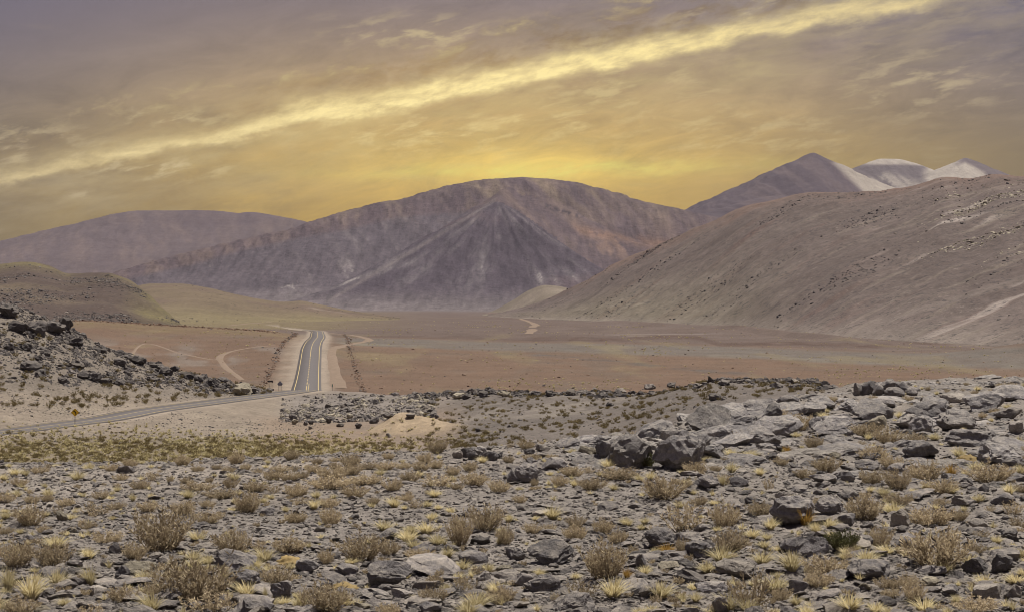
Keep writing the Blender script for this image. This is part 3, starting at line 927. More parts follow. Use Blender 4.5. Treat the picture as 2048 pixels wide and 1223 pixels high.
def c_left2(X, Y, px, T, py):
    n = fbm(X * 0.008, Y * 0.008, 131, 5)
    c = lerp3(np.zeros(X.shape + (3,)) + np.array((0.142, 0.108, 0.070)), (0.128, 0.092, 0.070), sst(n, -0.1, 0.35))
    c = lerp3(c, (0.185, 0.152, 0.080), (1 - sst(T, 0.15, 0.5)) * 0.7)
    c = lerp3(c, (0.29, 0.24, 0.175), sst(n, 0.25, 0.4) * sst(T, 0.5, 0.7) * 0.7)
    return c


ridge_hill("hill", [(200, 600, 2500), (260, 575, 2480), (305, 567, 2460), (360, 567, 2440), (420, 576, 2400), (470, 588, 2380), (520, 598, 2350), (570, 603, 2330), (600, 601, 2330), (640, 609, 2320),
                    (700, 620, 2300), (760, 629, 2280), (800, 636, 2250)],
           [(200, 1750), (400, 1780), (600, 1900), (800, 2100)], HM["left"], c_left2,
           "low tan grassy hill in front of the big purple mountain", pstep=4.0, nrow=90, prof=0.4,
           relief=lambda X, Y, px, T: 3 * fbm(X * 0.008, Y * 0.008, 134, 4))


def c_knoll(X, Y, px, T, py):
    n = fbm(X * 0.006, Y * 0.006, 141, 5)
    return lerp3(np.zeros(X.shape + (3,)) + np.array((0.165, 0.135, 0.100)), (0.21, 0.172, 0.132), sst(n, 0, 0.4))


ridge_hill("hill", [(965, 630, 3500), (990, 619, 3450), (1030, 597, 3400), (1060, 579, 3380), (1090, 570, 3350), (1120, 573, 3330), (1160, 584, 3300), (1220, 600, 3280), (1300, 625, 3250)],
           [(965, 3300), (1100, 2900), (1300, 2900)], HM["left"], c_knoll,
           "small pale sandy knoll at the foot of the great brown slope", pstep=4.0, nrow=60, prof=0.5,
           relief=lambda X, Y, px, T: 3 * fbm(X * 0.008, Y * 0.008, 144, 4))


# --- central mountain
def c_main(X, Y, px, py, own, st, r, sd2):
    n = fbm(X * 0.0012, Y * 0.0012, 151, 5)
    c = lerp3(np.zeros(X.shape + (3,)) + np.array((0.098, 0.073, 0.074)), (0.148, 0.108, 0.090), sst(st + 0.4 * n, -0.2, 0.45))
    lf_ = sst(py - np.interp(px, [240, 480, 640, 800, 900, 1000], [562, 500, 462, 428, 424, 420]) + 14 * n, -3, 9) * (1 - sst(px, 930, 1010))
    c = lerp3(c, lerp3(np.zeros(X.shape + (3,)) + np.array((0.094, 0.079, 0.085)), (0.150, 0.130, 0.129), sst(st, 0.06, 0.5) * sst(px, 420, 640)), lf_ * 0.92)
    cone = own == 9
    cc_ = lerp3(np.zeros(X.shape + (3,)) + np.array((0.070, 0.056, 0.064)), (0.150, 0.130, 0.130), sst(st, -0.05, 0.5))
    cc_ = lerp3(cc_, (0.135, 0.085, 0.075), sst(n, 0.0, 0.35) * 0.7)
    m = cone[..., None]
    c = c * (1 - m) + cc_ * m
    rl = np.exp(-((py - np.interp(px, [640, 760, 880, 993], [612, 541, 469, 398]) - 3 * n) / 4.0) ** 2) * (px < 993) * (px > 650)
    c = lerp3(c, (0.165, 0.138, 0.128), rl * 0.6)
    top = sst(own == 0, 0.2, 0.8) * (1 - sst(py, 380, 470))
    c = lerp3(c, (0.175, 0.135, 0.092), top * sst(st, -0.2, 0.4) * 0.75)
    org = ((own == 2) | (own == 3)) * sst(st, -0.1, 0.4) * sst(px, 1130, 1200)
    org = np.maximum(org * 0.5, np.exp(-((py - np.interp(px, [1100, 1160, 1240, 1330], [420, 462, 478, 492]) - 8 * n) / 11) ** 2) * band(px, 1150, 1340, 20))
    c = lerp3(c, (0.235, 0.145, 0.098), org * sst(st, -0.4, 0.2) * 0.75)
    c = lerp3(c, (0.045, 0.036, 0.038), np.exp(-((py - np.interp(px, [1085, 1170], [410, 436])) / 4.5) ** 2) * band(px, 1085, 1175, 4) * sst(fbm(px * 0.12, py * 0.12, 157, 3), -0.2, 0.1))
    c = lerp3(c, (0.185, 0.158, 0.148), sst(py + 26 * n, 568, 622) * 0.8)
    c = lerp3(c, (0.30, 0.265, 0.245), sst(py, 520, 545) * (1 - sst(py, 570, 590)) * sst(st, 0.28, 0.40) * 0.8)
    return c


def buttress(Xg, Dg, XX, YY):
    """pyramid in front of the dome: a steep face between two edges that fall to either side."""
    A = np.array(at(993, 396, 6900))
    B1, B2 = np.array(at(640, 612, 5700)), np.array(at(1275, 612, 5950))

    def plane(P, Q, R):
        n = np.cross(Q - P, R - P)
        n = n / n[2]
        return P[2] - (n[0] * (XX - P[0]) + n[1] * (YY - P[1]))

    def outer(B, side_):
        d_ = (B - A)[:2]
        d_ = d_ / np.linalg.norm(d_)
        n_ = np.array((d_[1], -d_[0])) * side_
        R_ = A + np.array((n_[0], n_[1], -0.62)) * 500
        return plane(A, B, R_)

    pf, p1, p2 = plane(A, B1, B2), outer(B1, 1.0), outer(B2, -1.0)
    z = -12 * np.log(np.exp(-np.clip(pf, -800, 800) / 12) + np.exp(-np.clip(p1, -800, 800) / 12) + np.exp(-np.clip(p2, -800, 800) / 12))
    r = np.hypot(XX - A[0], YY - A[1])
    th = np.arctan2(XX - A[0], -(YY - A[1]))
    te = th * 900
    rib = fbm(te * 0.013, r * 0.0010, 88, 5, 0.62, ridged=True)
    z = z + 20 * rib * np.clip(r / 260, 0, 1) * np.clip((z + 40) / 200, 0.15, 1)
    zb_ = -36
    H = A[2] - zb_
    u = 1 - (z - zb_) / H
    z = zb_ + H * np.log1p(np.exp(np.clip(4.5 * (1 - u), -60, 60))) / 4.5
    return z, te, r


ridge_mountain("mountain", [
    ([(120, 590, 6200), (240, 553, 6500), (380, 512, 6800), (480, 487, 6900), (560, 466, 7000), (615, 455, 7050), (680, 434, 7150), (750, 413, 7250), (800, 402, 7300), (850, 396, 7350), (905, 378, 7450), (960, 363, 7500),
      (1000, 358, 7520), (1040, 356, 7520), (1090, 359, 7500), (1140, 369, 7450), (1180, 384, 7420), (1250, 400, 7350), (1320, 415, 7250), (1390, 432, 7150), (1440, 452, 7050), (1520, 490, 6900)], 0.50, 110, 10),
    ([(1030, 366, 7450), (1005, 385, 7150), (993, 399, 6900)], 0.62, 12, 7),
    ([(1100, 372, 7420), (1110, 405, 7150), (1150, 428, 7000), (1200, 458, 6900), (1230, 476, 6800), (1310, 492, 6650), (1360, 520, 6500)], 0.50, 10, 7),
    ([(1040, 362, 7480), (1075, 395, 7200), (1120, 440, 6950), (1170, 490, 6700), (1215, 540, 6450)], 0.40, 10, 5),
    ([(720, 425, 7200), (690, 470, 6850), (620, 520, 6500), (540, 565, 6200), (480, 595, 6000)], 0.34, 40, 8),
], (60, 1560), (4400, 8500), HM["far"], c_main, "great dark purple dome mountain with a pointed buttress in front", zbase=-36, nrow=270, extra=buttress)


# --- mountain behind on the far side
def c_lm(X, Y, px, py, own, st, r, sd2):
    n = fbm(X * 0.001, Y * 0.001, 161, 5)
    c = lerp3(np.zeros(X.shape + (3,)) + np.array((0.100, 0.078, 0.076)), (0.132, 0.100, 0.088), sst(st + 0.5 * n, -0.2, 0.45))
    return lerp3(c, (0.078, 0.060, 0.064), sst(n, 0.1, 0.4) * 0.5)


ridge_mountain("mountain", [
    ([(-250, 566, 9000), (-100, 529, 9150), (0, 505, 9300), (106, 486, 9400), (171, 461, 9500), (219, 442, 9580), (273, 423, 9600), (340, 421, 9600), (437, 422, 9600), (475, 429, 9600), (502, 425, 9600), (554, 435, 9550), (615, 455, 9450), (660, 474, 9300), (800, 540, 9000)], 0.30, 60, 4),
    ([(470, 431, 9600), (440, 474, 9200), (380, 513, 8700), (330, 548, 8300)], 0.32, 30, 5),
    ([(260, 430, 9600), (215, 482, 9200), (150, 520, 8800), (60, 560, 8400)], 0.30, 40, 5),
], (-320, 840), (8000, 10800), HM["far2"], c_lm, "distant long mauve mountain with a flat double top", zbase=-45, pstep=4.0, nrow=150)


# --- high peaks far behind
def c_pk(X, Y, px, py, own, st, r, sd2):
    n = fbm(X * 0.0009, Y * 0.0009, 171, 5)
    c = lerp3(np.zeros(X.shape + (3,)) + np.array((0.072, 0.056, 0.058)), (0.105, 0.080, 0.074), sst(st + 0.5 * n, -0.2, 0.45))
    sand = np.maximum(sst(px - (py - 330) * 1.05, 1662, 1680), 0) * (sst(py, 318, 330))
    return lerp3(c, (0.31, 0.27, 0.215), sand * 0.9)


ridge_mountain("mountain", [
    ([(1300, 470, 11200), (1380, 427, 11400), (1430, 402, 11500), (1490, 370, 11600), (1540, 347, 11700), (1585, 325, 11800), (1612, 309, 11800), (1625, 305, 11800), (1640, 316, 11800), (1680, 341, 11800), (1730, 372, 11700), (1790, 410, 11600)], 0.55, 8, 9),
    ([(1625, 306, 11800), (1632, 350, 11400), (1640, 400, 11000), (1645, 430, 10800)], 0.50, 10, 8),
    ([(1440, 420, 11200), (1500, 402, 11000), (1560, 392, 10800), (1620, 400, 10600)], 0.4, 40, 6),
], (1290, 1800), (10400, 12600), HM["far2"], c_pk, "pointed dark peak rearing behind the broad brown slope", zbase=-50, pstep=2.5, nrow=130)


def c_pk2(X, Y, px, py, own, st, r, sd2):
    n = fbm(X * 0.0012, Y * 0.0012, 181, 5)
    c = lerp3(np.zeros(X.shape + (3,)) + np.array((0.33, 0.29, 0.235)), (0.25, 0.215, 0.175), sst(st, 0, 0.4))
    md = (px < 1905) * sst(py + 10 * n, 325, 333) * band(px + 10 * n, 1700, 1852, 12) * (1 - sst(py + 16 * n - 0.32 * np.abs(px - 1770), 336, 352) * 0.75 * sst(st, -0.25, 0.1))
    c = lerp3(c, (0.085, 0.070, 0.068), md * 0.9)
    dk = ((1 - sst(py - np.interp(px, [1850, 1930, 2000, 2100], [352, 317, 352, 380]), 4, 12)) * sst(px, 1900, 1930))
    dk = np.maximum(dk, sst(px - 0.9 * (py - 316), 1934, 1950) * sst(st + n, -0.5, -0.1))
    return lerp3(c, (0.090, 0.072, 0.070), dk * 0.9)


ridge_mountain("mountain", [
    ([(1640, 390, 13500), (1690, 352, 13600), (1735, 328, 13700), (1765, 318, 13700), (1790, 318, 13700), (1815, 324, 13700), (1840, 331, 13700), (1870, 345, 13600), (1900, 366, 13500), (1940, 400, 13400)], 0.5, 14, 10),
    ([(1775, 319, 13700), (1790, 345, 13400), (1810, 385, 13000)], 0.5, 8, 10),
], (1620, 1990), (12700, 14400), HM["far2"], c_pk2, "far rounded peak with pale sand sheets between two pointed peaks", zbase=-60, pstep=2.5, nrow=110)
ridge_mountain("mountain", [
    ([(1780, 400, 13100), (1850, 362, 13200), (1895, 336, 13300), (1920, 321, 13300), (1932, 316, 13300), (1950, 325, 13300), (1980, 342, 13300), (2010, 356, 13200), (2080, 385, 13100), (2150, 420, 13000)], 0.5, 8, 8),
    ([(1932, 316, 13300), (1930, 350, 12900), (1925, 390, 12500)], 0.5, 8, 8),
], (1760, 2170), (12300, 14100), HM["far2"], c_pk2, "far pale sandy cone with a dark rocky tip", zbase=-60, pstep=2.5, nrow=110)

# ------------------------------------------------------------------ haze
def box_mesh(name, x0, x1, y0, y1, z0, z1):
    V = [(x, y, z) for x in (x0, x1) for y in (y0, y1) for z in (z0, z1)]
    return tri_mesh(name, V, [(0, 1, 3, 2), (4, 6, 7, 5), (0, 4, 5, 1), (2, 3, 7, 6), (0, 2, 6, 4), (1, 5, 7, 3)])


hz = bpy.data.materials.new("haze")
hz.use_nodes = True
hz.node_tree.nodes.clear()
_nb = NB(hz.node_tree)
_o = _nb.n("ShaderNodeOutputMaterial")
_v = _nb.n("ShaderNodeVolumePrincipled")
_v.inputs["Color"].default_value = (0.80, 0.74, 0.97, 1)
_v.inputs["Density"].default_value = 1.25e-5
_nb.l(_v.outputs[0], _o.inputs["Volume"])
xm = float(np.abs(GX).max()) + 200
haze = link("haze", box_mesh("haze", -xm, xm, -60, 16400, -61 + CZ - 6, 1010), hz, kind="stuff", label="thin mauve haze over the far mountains")


# ------------------------------------------------------------------ road, markings, tracks
def ribbon(name, path, normal, off0, off1, lift, i0=0, i1=None, thick=0.0):
    i1 = len(path) if i1 is None else i1
    k = np.arange(i0, i1)
    L = path[k].copy()
    R_ = path[k].copy()
    L[:, :2] += normal[k] * off0
    R_[:, :2] += normal[k] * off1
    L[:, 2] += lift
    R_[:, 2] += lift
    V = np.concatenate([L, R_])
    n = len(k)
    q = [(i, n + i, n + i + 1, i + 1) for i in range(n - 1)]
    if thick:
        V = np.concatenate([V, V - np.array((0, 0, thick))])
        q += [(i + 1, i + 1 + 2 * n, i + 2 * n, i) for i in range(n - 1)] + [(n + i, 3 * n + i, 3 * n + i + 1, n + i + 1) for i in range(n - 1)]
    return tri_mesh(name, V, q, True)


def asphalt():
    m, nb, p = new_mat("asphalt")
    pos = nb.n("ShaderNodeNewGeometry").outputs["Position"]
    c = nb.vm("SCALE", nb.mix(nb.noise(pos, 0.25, 4), (0.112, 0.101, 0.097), (0.148, 0.133, 0.127)), scale=nb.lin(nb.noise(pos, 3.0, 5, 0.7), 0.3, 0.7, 0.9, 1.1))
    nb.l(c, p.inputs["Base Color"])
    p.inputs["Roughness"].default_value = 0.85
    return m


M["asphalt"] = asphalt()
M["paint"] = flat_mat("road_paint", (0.50, 0.38, 0.17), 0.7, 0, 0.2, 0.6)
M["dirt"] = flat_mat("dirt", (0.205, 0.152, 0.110), 0.95, 0, 0.18, 0.5)
HALF = 4.1
i_far = int(np.searchsorted(RC[:, 1], 1420))
road = link("road", ribbon("road", RC, RN, -HALF, HALF, 0.0, 0, i_far, 0.12), M["asphalt"], kind="structure", label="grey asphalt road curving over a crest and on across the red plain")
for off in (-3.25, 3.25):
    link("edge_line", ribbon("edge_line", RC, RN, off - 0.095, off + 0.095, 0.012, 0, i_far), M["paint"], road)
_k517 = int(np.searchsorted(RC[:, 1], 545))
_k690 = int(np.searchsorted(RC[:, 1], 705))
link("centre_line", ribbon("centre_line", RC, RN, -0.09, 0.09, 0.012, 0, _k517), M["paint"], road)
link("centre_line", ribbon("centre_line", RC, RN, -0.09, 0.09, 0.012, _k690, i_far), M["paint"], road)
_cs = np.concatenate([[0], np.cumsum(np.hypot(np.diff(RC[:, 0]), np.diff(RC[:, 1])))])


def along(s):
    return Vector([float(np.interp(s, _cs, RC[:, i])) for i in range(3)]), Vector([float(np.interp(s, _cs, RN[:, i])) for i in range(2)])


def dash(s, off, ln):
    V = []
    for u in (s, s + ln):
        p_, n_ = along(u)
        for o_ in (off - 0.14, off + 0.14):
            V.append((p_.x + n_.x * o_, p_.y + n_.y * o_, p_.z + 0.012))
    return tri_mesh("centre_dash", V, [(0, 1, 3, 2)])


s_now = float(_cs[_k517]) + 3.5
while s_now < _cs[_k690] - 4:
    link("centre_dash", dash(s_now, 0.0, 4.0), M["paint"], road)
    s_now += 9.0
s_now = float(_cs[int(np.searchsorted(RC[:, 1], 500))])
while s_now < _cs[_k517] + 10:
    link("centre_dash", dash(s_now, 0.55, 3.0), M["paint"], road)
    s_now += 6.0


def track(pts, w, label, lift=0.09, mat="dirt"):
    q = np.array([tuple(place(*p_, 60)) for p_ in pts])
    k = np.arange(len(q))
    qq = np.linspace(0, len(q) - 1, (len(q) - 1) * 14 + 1)
    xy = np.stack([catmull(k, q[:, i], qq) for i in (0, 1)], -1)
    tg = np.gradient(xy, axis=0)
    tg /= np.linalg.norm(tg, axis=1)[:, None]
    nn = np.stack([tg[:, 1], -tg[:, 0]], -1)
    ww = np.interp(qq, k, w if hasattr(w, "__len__") else [w] * len(q)) * (1 + 0.25 * perlin(qq * 2.1, qq * 0 + 3.3, 5))
    nx = 5
    V, Q = [], []
    for j in range(nx):
        o_ = (j / (nx - 1) - 0.5) * ww
        x, y = xy[:, 0] + nn[:, 0] * o_, xy[:, 1] + nn[:, 1] * o_
        V.append(np.stack([x, y, gxy(x, y) + (lift if 0 < j < nx - 1 else -0.05)], -1))
    n = len(qq)
    for j in range(nx - 1):
        Q += [(j * n + i, (j + 1) * n + i, (j + 1) * n + i + 1, j * n + i + 1) for i in range(n - 1)]
    return link("dirt_track", tri_mesh("dirt_track", np.concatenate(V), Q, True), M[mat], kind="structure", label=label)


track([(680, 776), (672, 752), (666, 725), (664, 702), (672, 694), (700, 688), (733, 682)], [5.0, 5.0, 4.6, 4.2, 4.2, 4.2, 4.5], "pale dirt track running beside the straight road")
track([(733, 682), (738, 678), (722, 673), (700, 669), (660, 665)], [5, 5.5, 5, 4, 4], "pale dirt track curling back to the top of the road")
track([(452, 651), (520, 645), (600, 641), (720, 638.5), (850, 636.5), (985, 634)], 5.0, "thin pale track crossing the far plain")
track([(1040, 636.5), (1058, 643), (1072, 650), (1064, 658), (1057, 667)], [5, 6, 8, 8, 6], "short winding pale track below the great slope")
track([(548, 690), (505, 694), (462, 702), (440, 713), (448, 730), (470, 748), (486, 760)], [2, 2, 2.6, 3.6, 2.8, 2.4, 2.2], "forked dirt track on the red flat beside the road")
track([(190, 688), (280, 690), (360, 706), (420, 718), (440, 716)], 1.5, "faint wheel track across the red flat")


# ------------------------------------------------------------------ prototypes: rocks
def ico(sub):
    bm = bmesh.new()
    bmesh.ops.create_icosphere(bm, subdivisions=sub, radius=1.0)
    bm.verts.ensure_lookup_table()
    V = np.array([v.co[:] for v in bm.verts])
    Fc = np.array([[v.index for v in f.verts] for f in bm.faces])
    bm.free()
    return V, Fc


ICO = {s: ico(s) for s in (2, 3, 4)}


def rock_mesh(name, seed, sub=3, cuts=9, rough=0.10, dims=(1, 1, 1), flat=False, rot=None, keep=0.62):
    r = np.random.default_rng(seed)
    V, Fc = ICO[sub]
    V = V.copy()
    for _ in range(cuts):
        n = r.normal(size=3)
        n /= np.linalg.norm(n)
        d = r.uniform(keep - 0.14, keep + 0.22)
        h = V @ n - d
        V -= np.maximum(h, 0)[:, None] * n * 0.96
    V /= np.abs(V).max(0)
    off = Vector(r.uniform(0, 100, 3))
    oct_ = 4 if sub >= 4 else 3
    disp = np.array([mnoise.fractal(Vector(v) * 2.1 + off, 0.75, 2.0, oct_) + 0.5 * mnoise.cell(Vector(v) * 2.6 + off) for v in V])
    nn = V / np.linalg.norm(V, axis=1)[:, None]
    V = V + nn * (disp * rough)[:, None]
    if sub >= 3:                       # bedding ledges
        led = np.array([mnoise.noise(Vector((v[0] * 0.7, v[1] * 0.7, v[2] * 4.5)) + off) for v in V])
        V[:, :2] *= (1 + 0.10 * led)[:, None]
    V = V * np.array(dims) * 0.5
    if rot is not None:
        V = V @ np.array(Euler(rot).to_matrix()).T
    me = tri_mesh(name, V, Fc, not flat)
    if not flat:
        me.set_sharp_from_angle(angle=math.radians(24 if sub == 3 else 17))
    return me


def with_mat(me, m):
    me.materials.clear()
    me.materials.append(m)
    return me


P_SHARD = [with_mat(rock_mesh("shard", 100 + i, 2, 10, 0.16, (1.0, 0.72 + 0.25 * (i % 3), 0.30 + 0.09 * (i % 4)), True), M["shard"]) for i in range(12)]
P_STONE = [with_mat(rock_mesh("stone", 200 + i, 3, 9, 0.15, (1.0, 0.75 + 0.15 * (i % 3), 0.50 + 0.10 * (i % 3))), M["rock"]) for i in range(10)]
P_LEDGE = [with_mat(rock_mesh("ledge", 600 + i, 4, 7, 0.13, (1.0, 0.8, 0.42)), M["bedrock"]) for i in range(8)]
P_FAR = [with_mat(rock_mesh("far_stone", 300 + i, 2, 8, 0.22, (1.0, 0.8, 0.62), True), M["farrock"]) for i in range(8)]
P_FARDARK = [with_mat(rock_mesh("dark_stone", 320 + i, 2, 8, 0.22, (1.0, 0.8, 0.62), True), M["scree"]) for i in range(4)]
P_RED = [with_mat(rock_mesh("red_stone", 330 + i, 2, 8, 0.22, (1.0, 0.8, 0.5), True), M["redrock"]) for i in range(4)]
P_PALE = [with_mat(rock_mesh("pale_stone", 340 + i, 2, 8, 0.18, (1.0, 0.8, 0.5), True), M["pale"]) for i in range(4)]


# ------------------------------------------------------------------ prototypes: plants
def prisms(segs):
    """segs: (p0, p1, r0, r1) -> three-sided tapered twigs as one vertex/face array."""
    A = np.array([s[0] for s in segs])
    B = np.array([s[1] for s in segs])
    r0 = np.array([s[2] for s in segs])[:, None]
    r1 = np.array([s[3] for s in segs])[:, None]
    d = B - A
    d /= np.linalg.norm(d, axis=1)[:, None] + 1e-9
    ref = np.where(np.abs(d[:, 2:3]) > 0.9, np.array([[1.0, 0, 0]]), np.array([[0, 0, 1.0]]))
    u = np.cross(d, ref)
    u /= np.linalg.norm(u, axis=1)[:, None]
    w = np.cross(d, u)
    n = len(A)
    V = np.zeros((n, 6, 3))
    for k in range(3):
        a = 2 * math.pi * k / 3
        o = u * math.cos(a) + w * math.sin(a)
        V[:, k] = A + o * r0
        V[:, 3 + k] = B + o * r1
    b0 = np.arange(n)[:, None] * 6
    Q = np.concatenate([b0 + np.array([k, (k + 1) % 3, 3 + (k + 1) % 3, 3 + k]) for k in range(3)])
    return V.reshape(-1, 3), Q


def leaves(segs, r):
    """segs (p0, p1, half width) -> slim flat twig ends, one quad each."""
    A, B = np.array([q[0] for q in segs]), np.array([q[1] for q in segs])
    w = np.array([q[2] for q in segs])[:, None]
    d = B - A
    u = np.cross(d, r.normal(size=A.shape))
    u /= np.linalg.norm(u, axis=1)[:, None] + 1e-9
    m = A + d * 0.6
    V = np.stack([A - u * w * 0.5, m - u * w, B, m + u * w], 1)
    return V.reshape(-1, 3), np.arange(len(A) * 4).reshape(-1, 4)


def shrub_protos(seed, nst=60, spread=1.0, height=1.0, ntw=11, tl=0.13, tr=0.013):
    """unit shrub: about 1 wide and 1 high above its base; woody stems and the twig tips on them."""
    r = np.random.default_rng(seed)
    stems, tips = [], []
    lob = r.uniform(0, 6.28, 4)
    for _ in range(nst):
        az = r.uniform(0, 2 * math.pi)
        lean = math.sqrt(r.uniform(0, 1)) * 1.12
        ln = (0.70 + 0.30 * r.uniform()) * (1 + 0.16 * math.sin(2 * az + lob[0]) * math.sin(lean * 3 + lob[1]) + 0.10 * math.sin(5 * az + lob[2]))
        p = np.array([0.16 * math.cos(az) * lean, 0.16 * math.sin(az) * lean, -0.02])
        d = np.array([math.cos(az) * math.sin(lean) * 0.52 * spread, math.sin(az) * math.sin(lean) * 0.52 * spread, math.cos(lean * 0.80) * height * 0.92])
        prev = p
        pts = [p]
        for k in range(1, 4):
            f = k / 3
            q = p + d * ln * f + np.array([0, 0, 0.08 * f * f]) + r.normal(size=3) * 0.022
            stems.append((prev, q, 0.0085 * (1.15 - f), 0.0085 * (1.0 - f) + 0.002))
            prev = q
            pts.append(q)
        for _k in range(ntw):
            f = min(r.uniform(0.12, 1.04) ** 0.75, 1.0)
            i = min(int(f * 3), 2)
            q = pts[i] + (pts[i + 1] - pts[i]) * (f * 3 - i)
            dr = r.normal(size=3) * 0.55 + d / np.linalg.norm(d) * 0.6 + np.array([0, 0, 0.55])
            dr /= np.linalg.norm(dr)
            l_ = tl * r.uniform(0.55, 1.25)
            tips.append((q, q + dr * l_, tr))
    sv, sf = prisms(stems)
    tv, tf = leaves(tips, r)
    return with_mat(tri_mesh("desert_shrub", sv, sf), M["stem"]), with_mat(tri_mesh("foliage", tv, tf), M["twig"])


def tuft_mesh(seed, n=170, mat="straw", spread=1.0, lean=0.0, w=0.022):
    """unit grass tuft: about 1 wide, 0.9 high; curved tapering blades."""
    r = np.random.default_rng(seed)
    V, Q = [], []
    for _ in range(n):
        az = r.uniform(0, 2 * math.pi)
        a = (r.uniform() ** 0.7) * 1.05 * spread
        ln = r.uniform(0.55, 1.0)
        b0 = np.array([math.cos(az), math.sin(az), 0]) * 0.14 * r.uniform() ** 0.5
        side_ = np.array([-math.sin(az), math.cos(az), 0]) * w
        prev = None
        q = b0.copy()
        ang = a * 0.55
        base_i = len(V)
        for k in range(5):
            f = k / 4
            ww = side_ * (1 - 0.85 * f)
            V += [q - ww, q + ww]
            st = ln / 4
            dirn = np.array([math.cos(az) * math.sin(ang) + lean * f, math.sin(az) * math.sin(ang), math.cos(ang)])
            q = q + dirn * st + r.normal(size=3) * 0.008
            ang += a * 0.28
        for k in range(4):
            j = base_i + 2 * k
            Q.append((j, j + 1, j + 3, j + 2))
    return with_mat(tri_mesh("grass_tuft", np.array(V), Q), M[mat])


def dome_cushion(seed):
    r = np.random.default_rng(seed)
    V, Fc = ICO[4]
    V = V.copy()
    off = Vector(r.uniform(0, 50, 3))
    d = np.array([mnoise.fractal(Vector(v) * 3 + off, 0.8, 2.1, 5) for v in V])
    V = V * (1 + 0.22 * d)[:, None] * np.array([0.5, 0.5, 0.55])
    return with_mat(tri_mesh("cushion_plant", V, Fc, True), M["cushion"])


P_SHRUB = [shrub_protos(400 + i, 95, 1.0 + 0.12 * (i % 2), 0.88 + 0.08 * (i % 3), 19, 0.12, 0.0145) for i in range(7)]
P_THIN = [shrub_protos(430 + i, 34, 1.0, 0.9, 15, 0.13, 0.017) for i in range(3)]
P_STRAW = [tuft_mesh(450 + i, 190, "straw", 1.0, 0.18 * (i - 2)) for i in range(5)]
P_GOLD = [tuft_mesh(470 + i, 170, "gold", 1.15) for i in range(2)]
P_LOWTUFT = [tuft_mesh(480 + i, 26, "yellow", 1.2, 0, 0.06) for i in range(5)]
P_LOWSTRAW = [tuft_mesh(490 + i, 40, "straw", 1.1, 0, 0.045) for i in range(3)]


def scrub_mesh(seed, mat="scrub"):
    s, f = shrub_protos(seed, 30, 1.05, 0.85, 9, 0.17, 0.042)
    V = np.zeros(len(f.vertices) * 3)
    f.vertices.foreach_get("co", V)
    return with_mat(f, M[mat])


P_SCRUB = [scrub_mesh(500 + i) for i in range(5)]
P_TWIGLOW = [scrub_mesh(520 + i, "twig") for i in range(3)]
_gs = shrub_protos(560, 130, 1.05, 0.85, 24, 0.085, 0.017)
_gs[1].materials.clear()
_gs[1].materials.append(M["green"])


# ------------------------------------------------------------------ scatter (stuff only)
_gn = None


def gn_group(col):
    g = bpy.data.node_groups.new("scatter", "GeometryNodeTree")
    g.interface.new_socket("Geometry", in_out="INPUT", socket_type="NodeSocketGeometry")
    g.interface.new_socket("Geometry", in_out="OUTPUT", socket_type="NodeSocketGeometry")
    N = g.nodes.new
    gi, go = N("NodeGroupInput"), N("NodeGroupOutput")
    ci = N("GeometryNodeCollectionInfo")
    ci.inputs["Collection"].default_value = col
    ci.inputs["Separate Children"].default_value = True
    ci.inputs["Reset Children"].default_value = True
    ip = N("GeometryNodeInstanceOnPoints")
    ip.inputs["Pick Instance"].default_value = True

    def attr(nm, ty):
        a = N("GeometryNodeInputNamedAttribute")
        a.data_type = ty
        a.inputs["Name"].default_value = nm
        return a.outputs["Attribute"]

    er = N("FunctionNodeEulerToRotation")
    L = g.links.new
    L(gi.outputs[0], ip.inputs["Points"])
    L(ci.outputs[0], ip.inputs["Instance"])
    L(attr("pick", "INT"), ip.inputs["Instance Index"])
    L(attr("rot", "FLOAT_VECTOR"), er.inputs[0])
    L(er.outputs[0], ip.inputs["Rotation"])
    L(attr("scl", "FLOAT_VECTOR"), ip.inputs["Scale"])
    L(ip.outputs[0], go.inputs[0])
    return g


def scatter(name, label, pts, rot, scl, pick, protos, parent=None):
    col = bpy.data.collections.new(name + "_kinds")
    for i, me in enumerate(protos):
        o = bpy.data.objects.new(f"{name}_kind_{i:02d}", me)
        col.objects.link(o)
    me = bpy.data.meshes.new(name)
    n = len(pts)
    me.vertices.add(n)
    me.vertices.foreach_set("co", np.asarray(pts, np.float32).reshape(-1))
    for nm, ty, arr in (("rot", "FLOAT_VECTOR", rot), ("scl", "FLOAT_VECTOR", scl)):
        a = me.attributes.new(nm, ty, "POINT")
        a.data.foreach_set("vector", np.asarray(arr, np.float32).reshape(-1))
    a = me.attributes.new("pick", "INT", "POINT")
    a.data.foreach_set("value", np.asarray(pick, np.int32))
    o = link(name, me, None, parent, kind="stuff", label=label)
    md = o.modifiers.new("scatter", "NODES")
    md.node_group = gn_group(col)
    return o


def scat_rand(name, label, px, d, size, protos, sink=0.15, tilt=0.35, zs=(0.8, 1.25), upright=False, off=None):
    n = len(px)
    x, y = (px - CX) / F * d, d
    z = gz(px, d) - sink * size
    if off is not None:
        z = z + off
    rot = np.stack([RNG.normal(0, tilt, n), RNG.normal(0, tilt, n), RNG.uniform(0, 6.283, n)], -1)
    scl = np.stack([size, size * RNG.uniform(0.8, 1.2, n), size * RNG.uniform(zs[0], zs[1], n)], -1)
    return scatter(name, label, np.stack([x, y, z], -1), rot, scl, RNG.integers(0, len(protos), n), protos)


def edge_d(px):
    return np.interp(px, EDGE_P, EDGE_D)


def plateau_pts(n, py_top_margin=0.0):
    """points spread evenly as seen over the plateau."""
    px = RNG.uniform(-160, 2210, n)
    py0 = HY + 3.0 * F / (edge_d(px) * 1.10)
    py = py0 + (1300 - py0) * RNG.uniform(0, 1, n)
    return px, 3.0 * F / (py - HY)
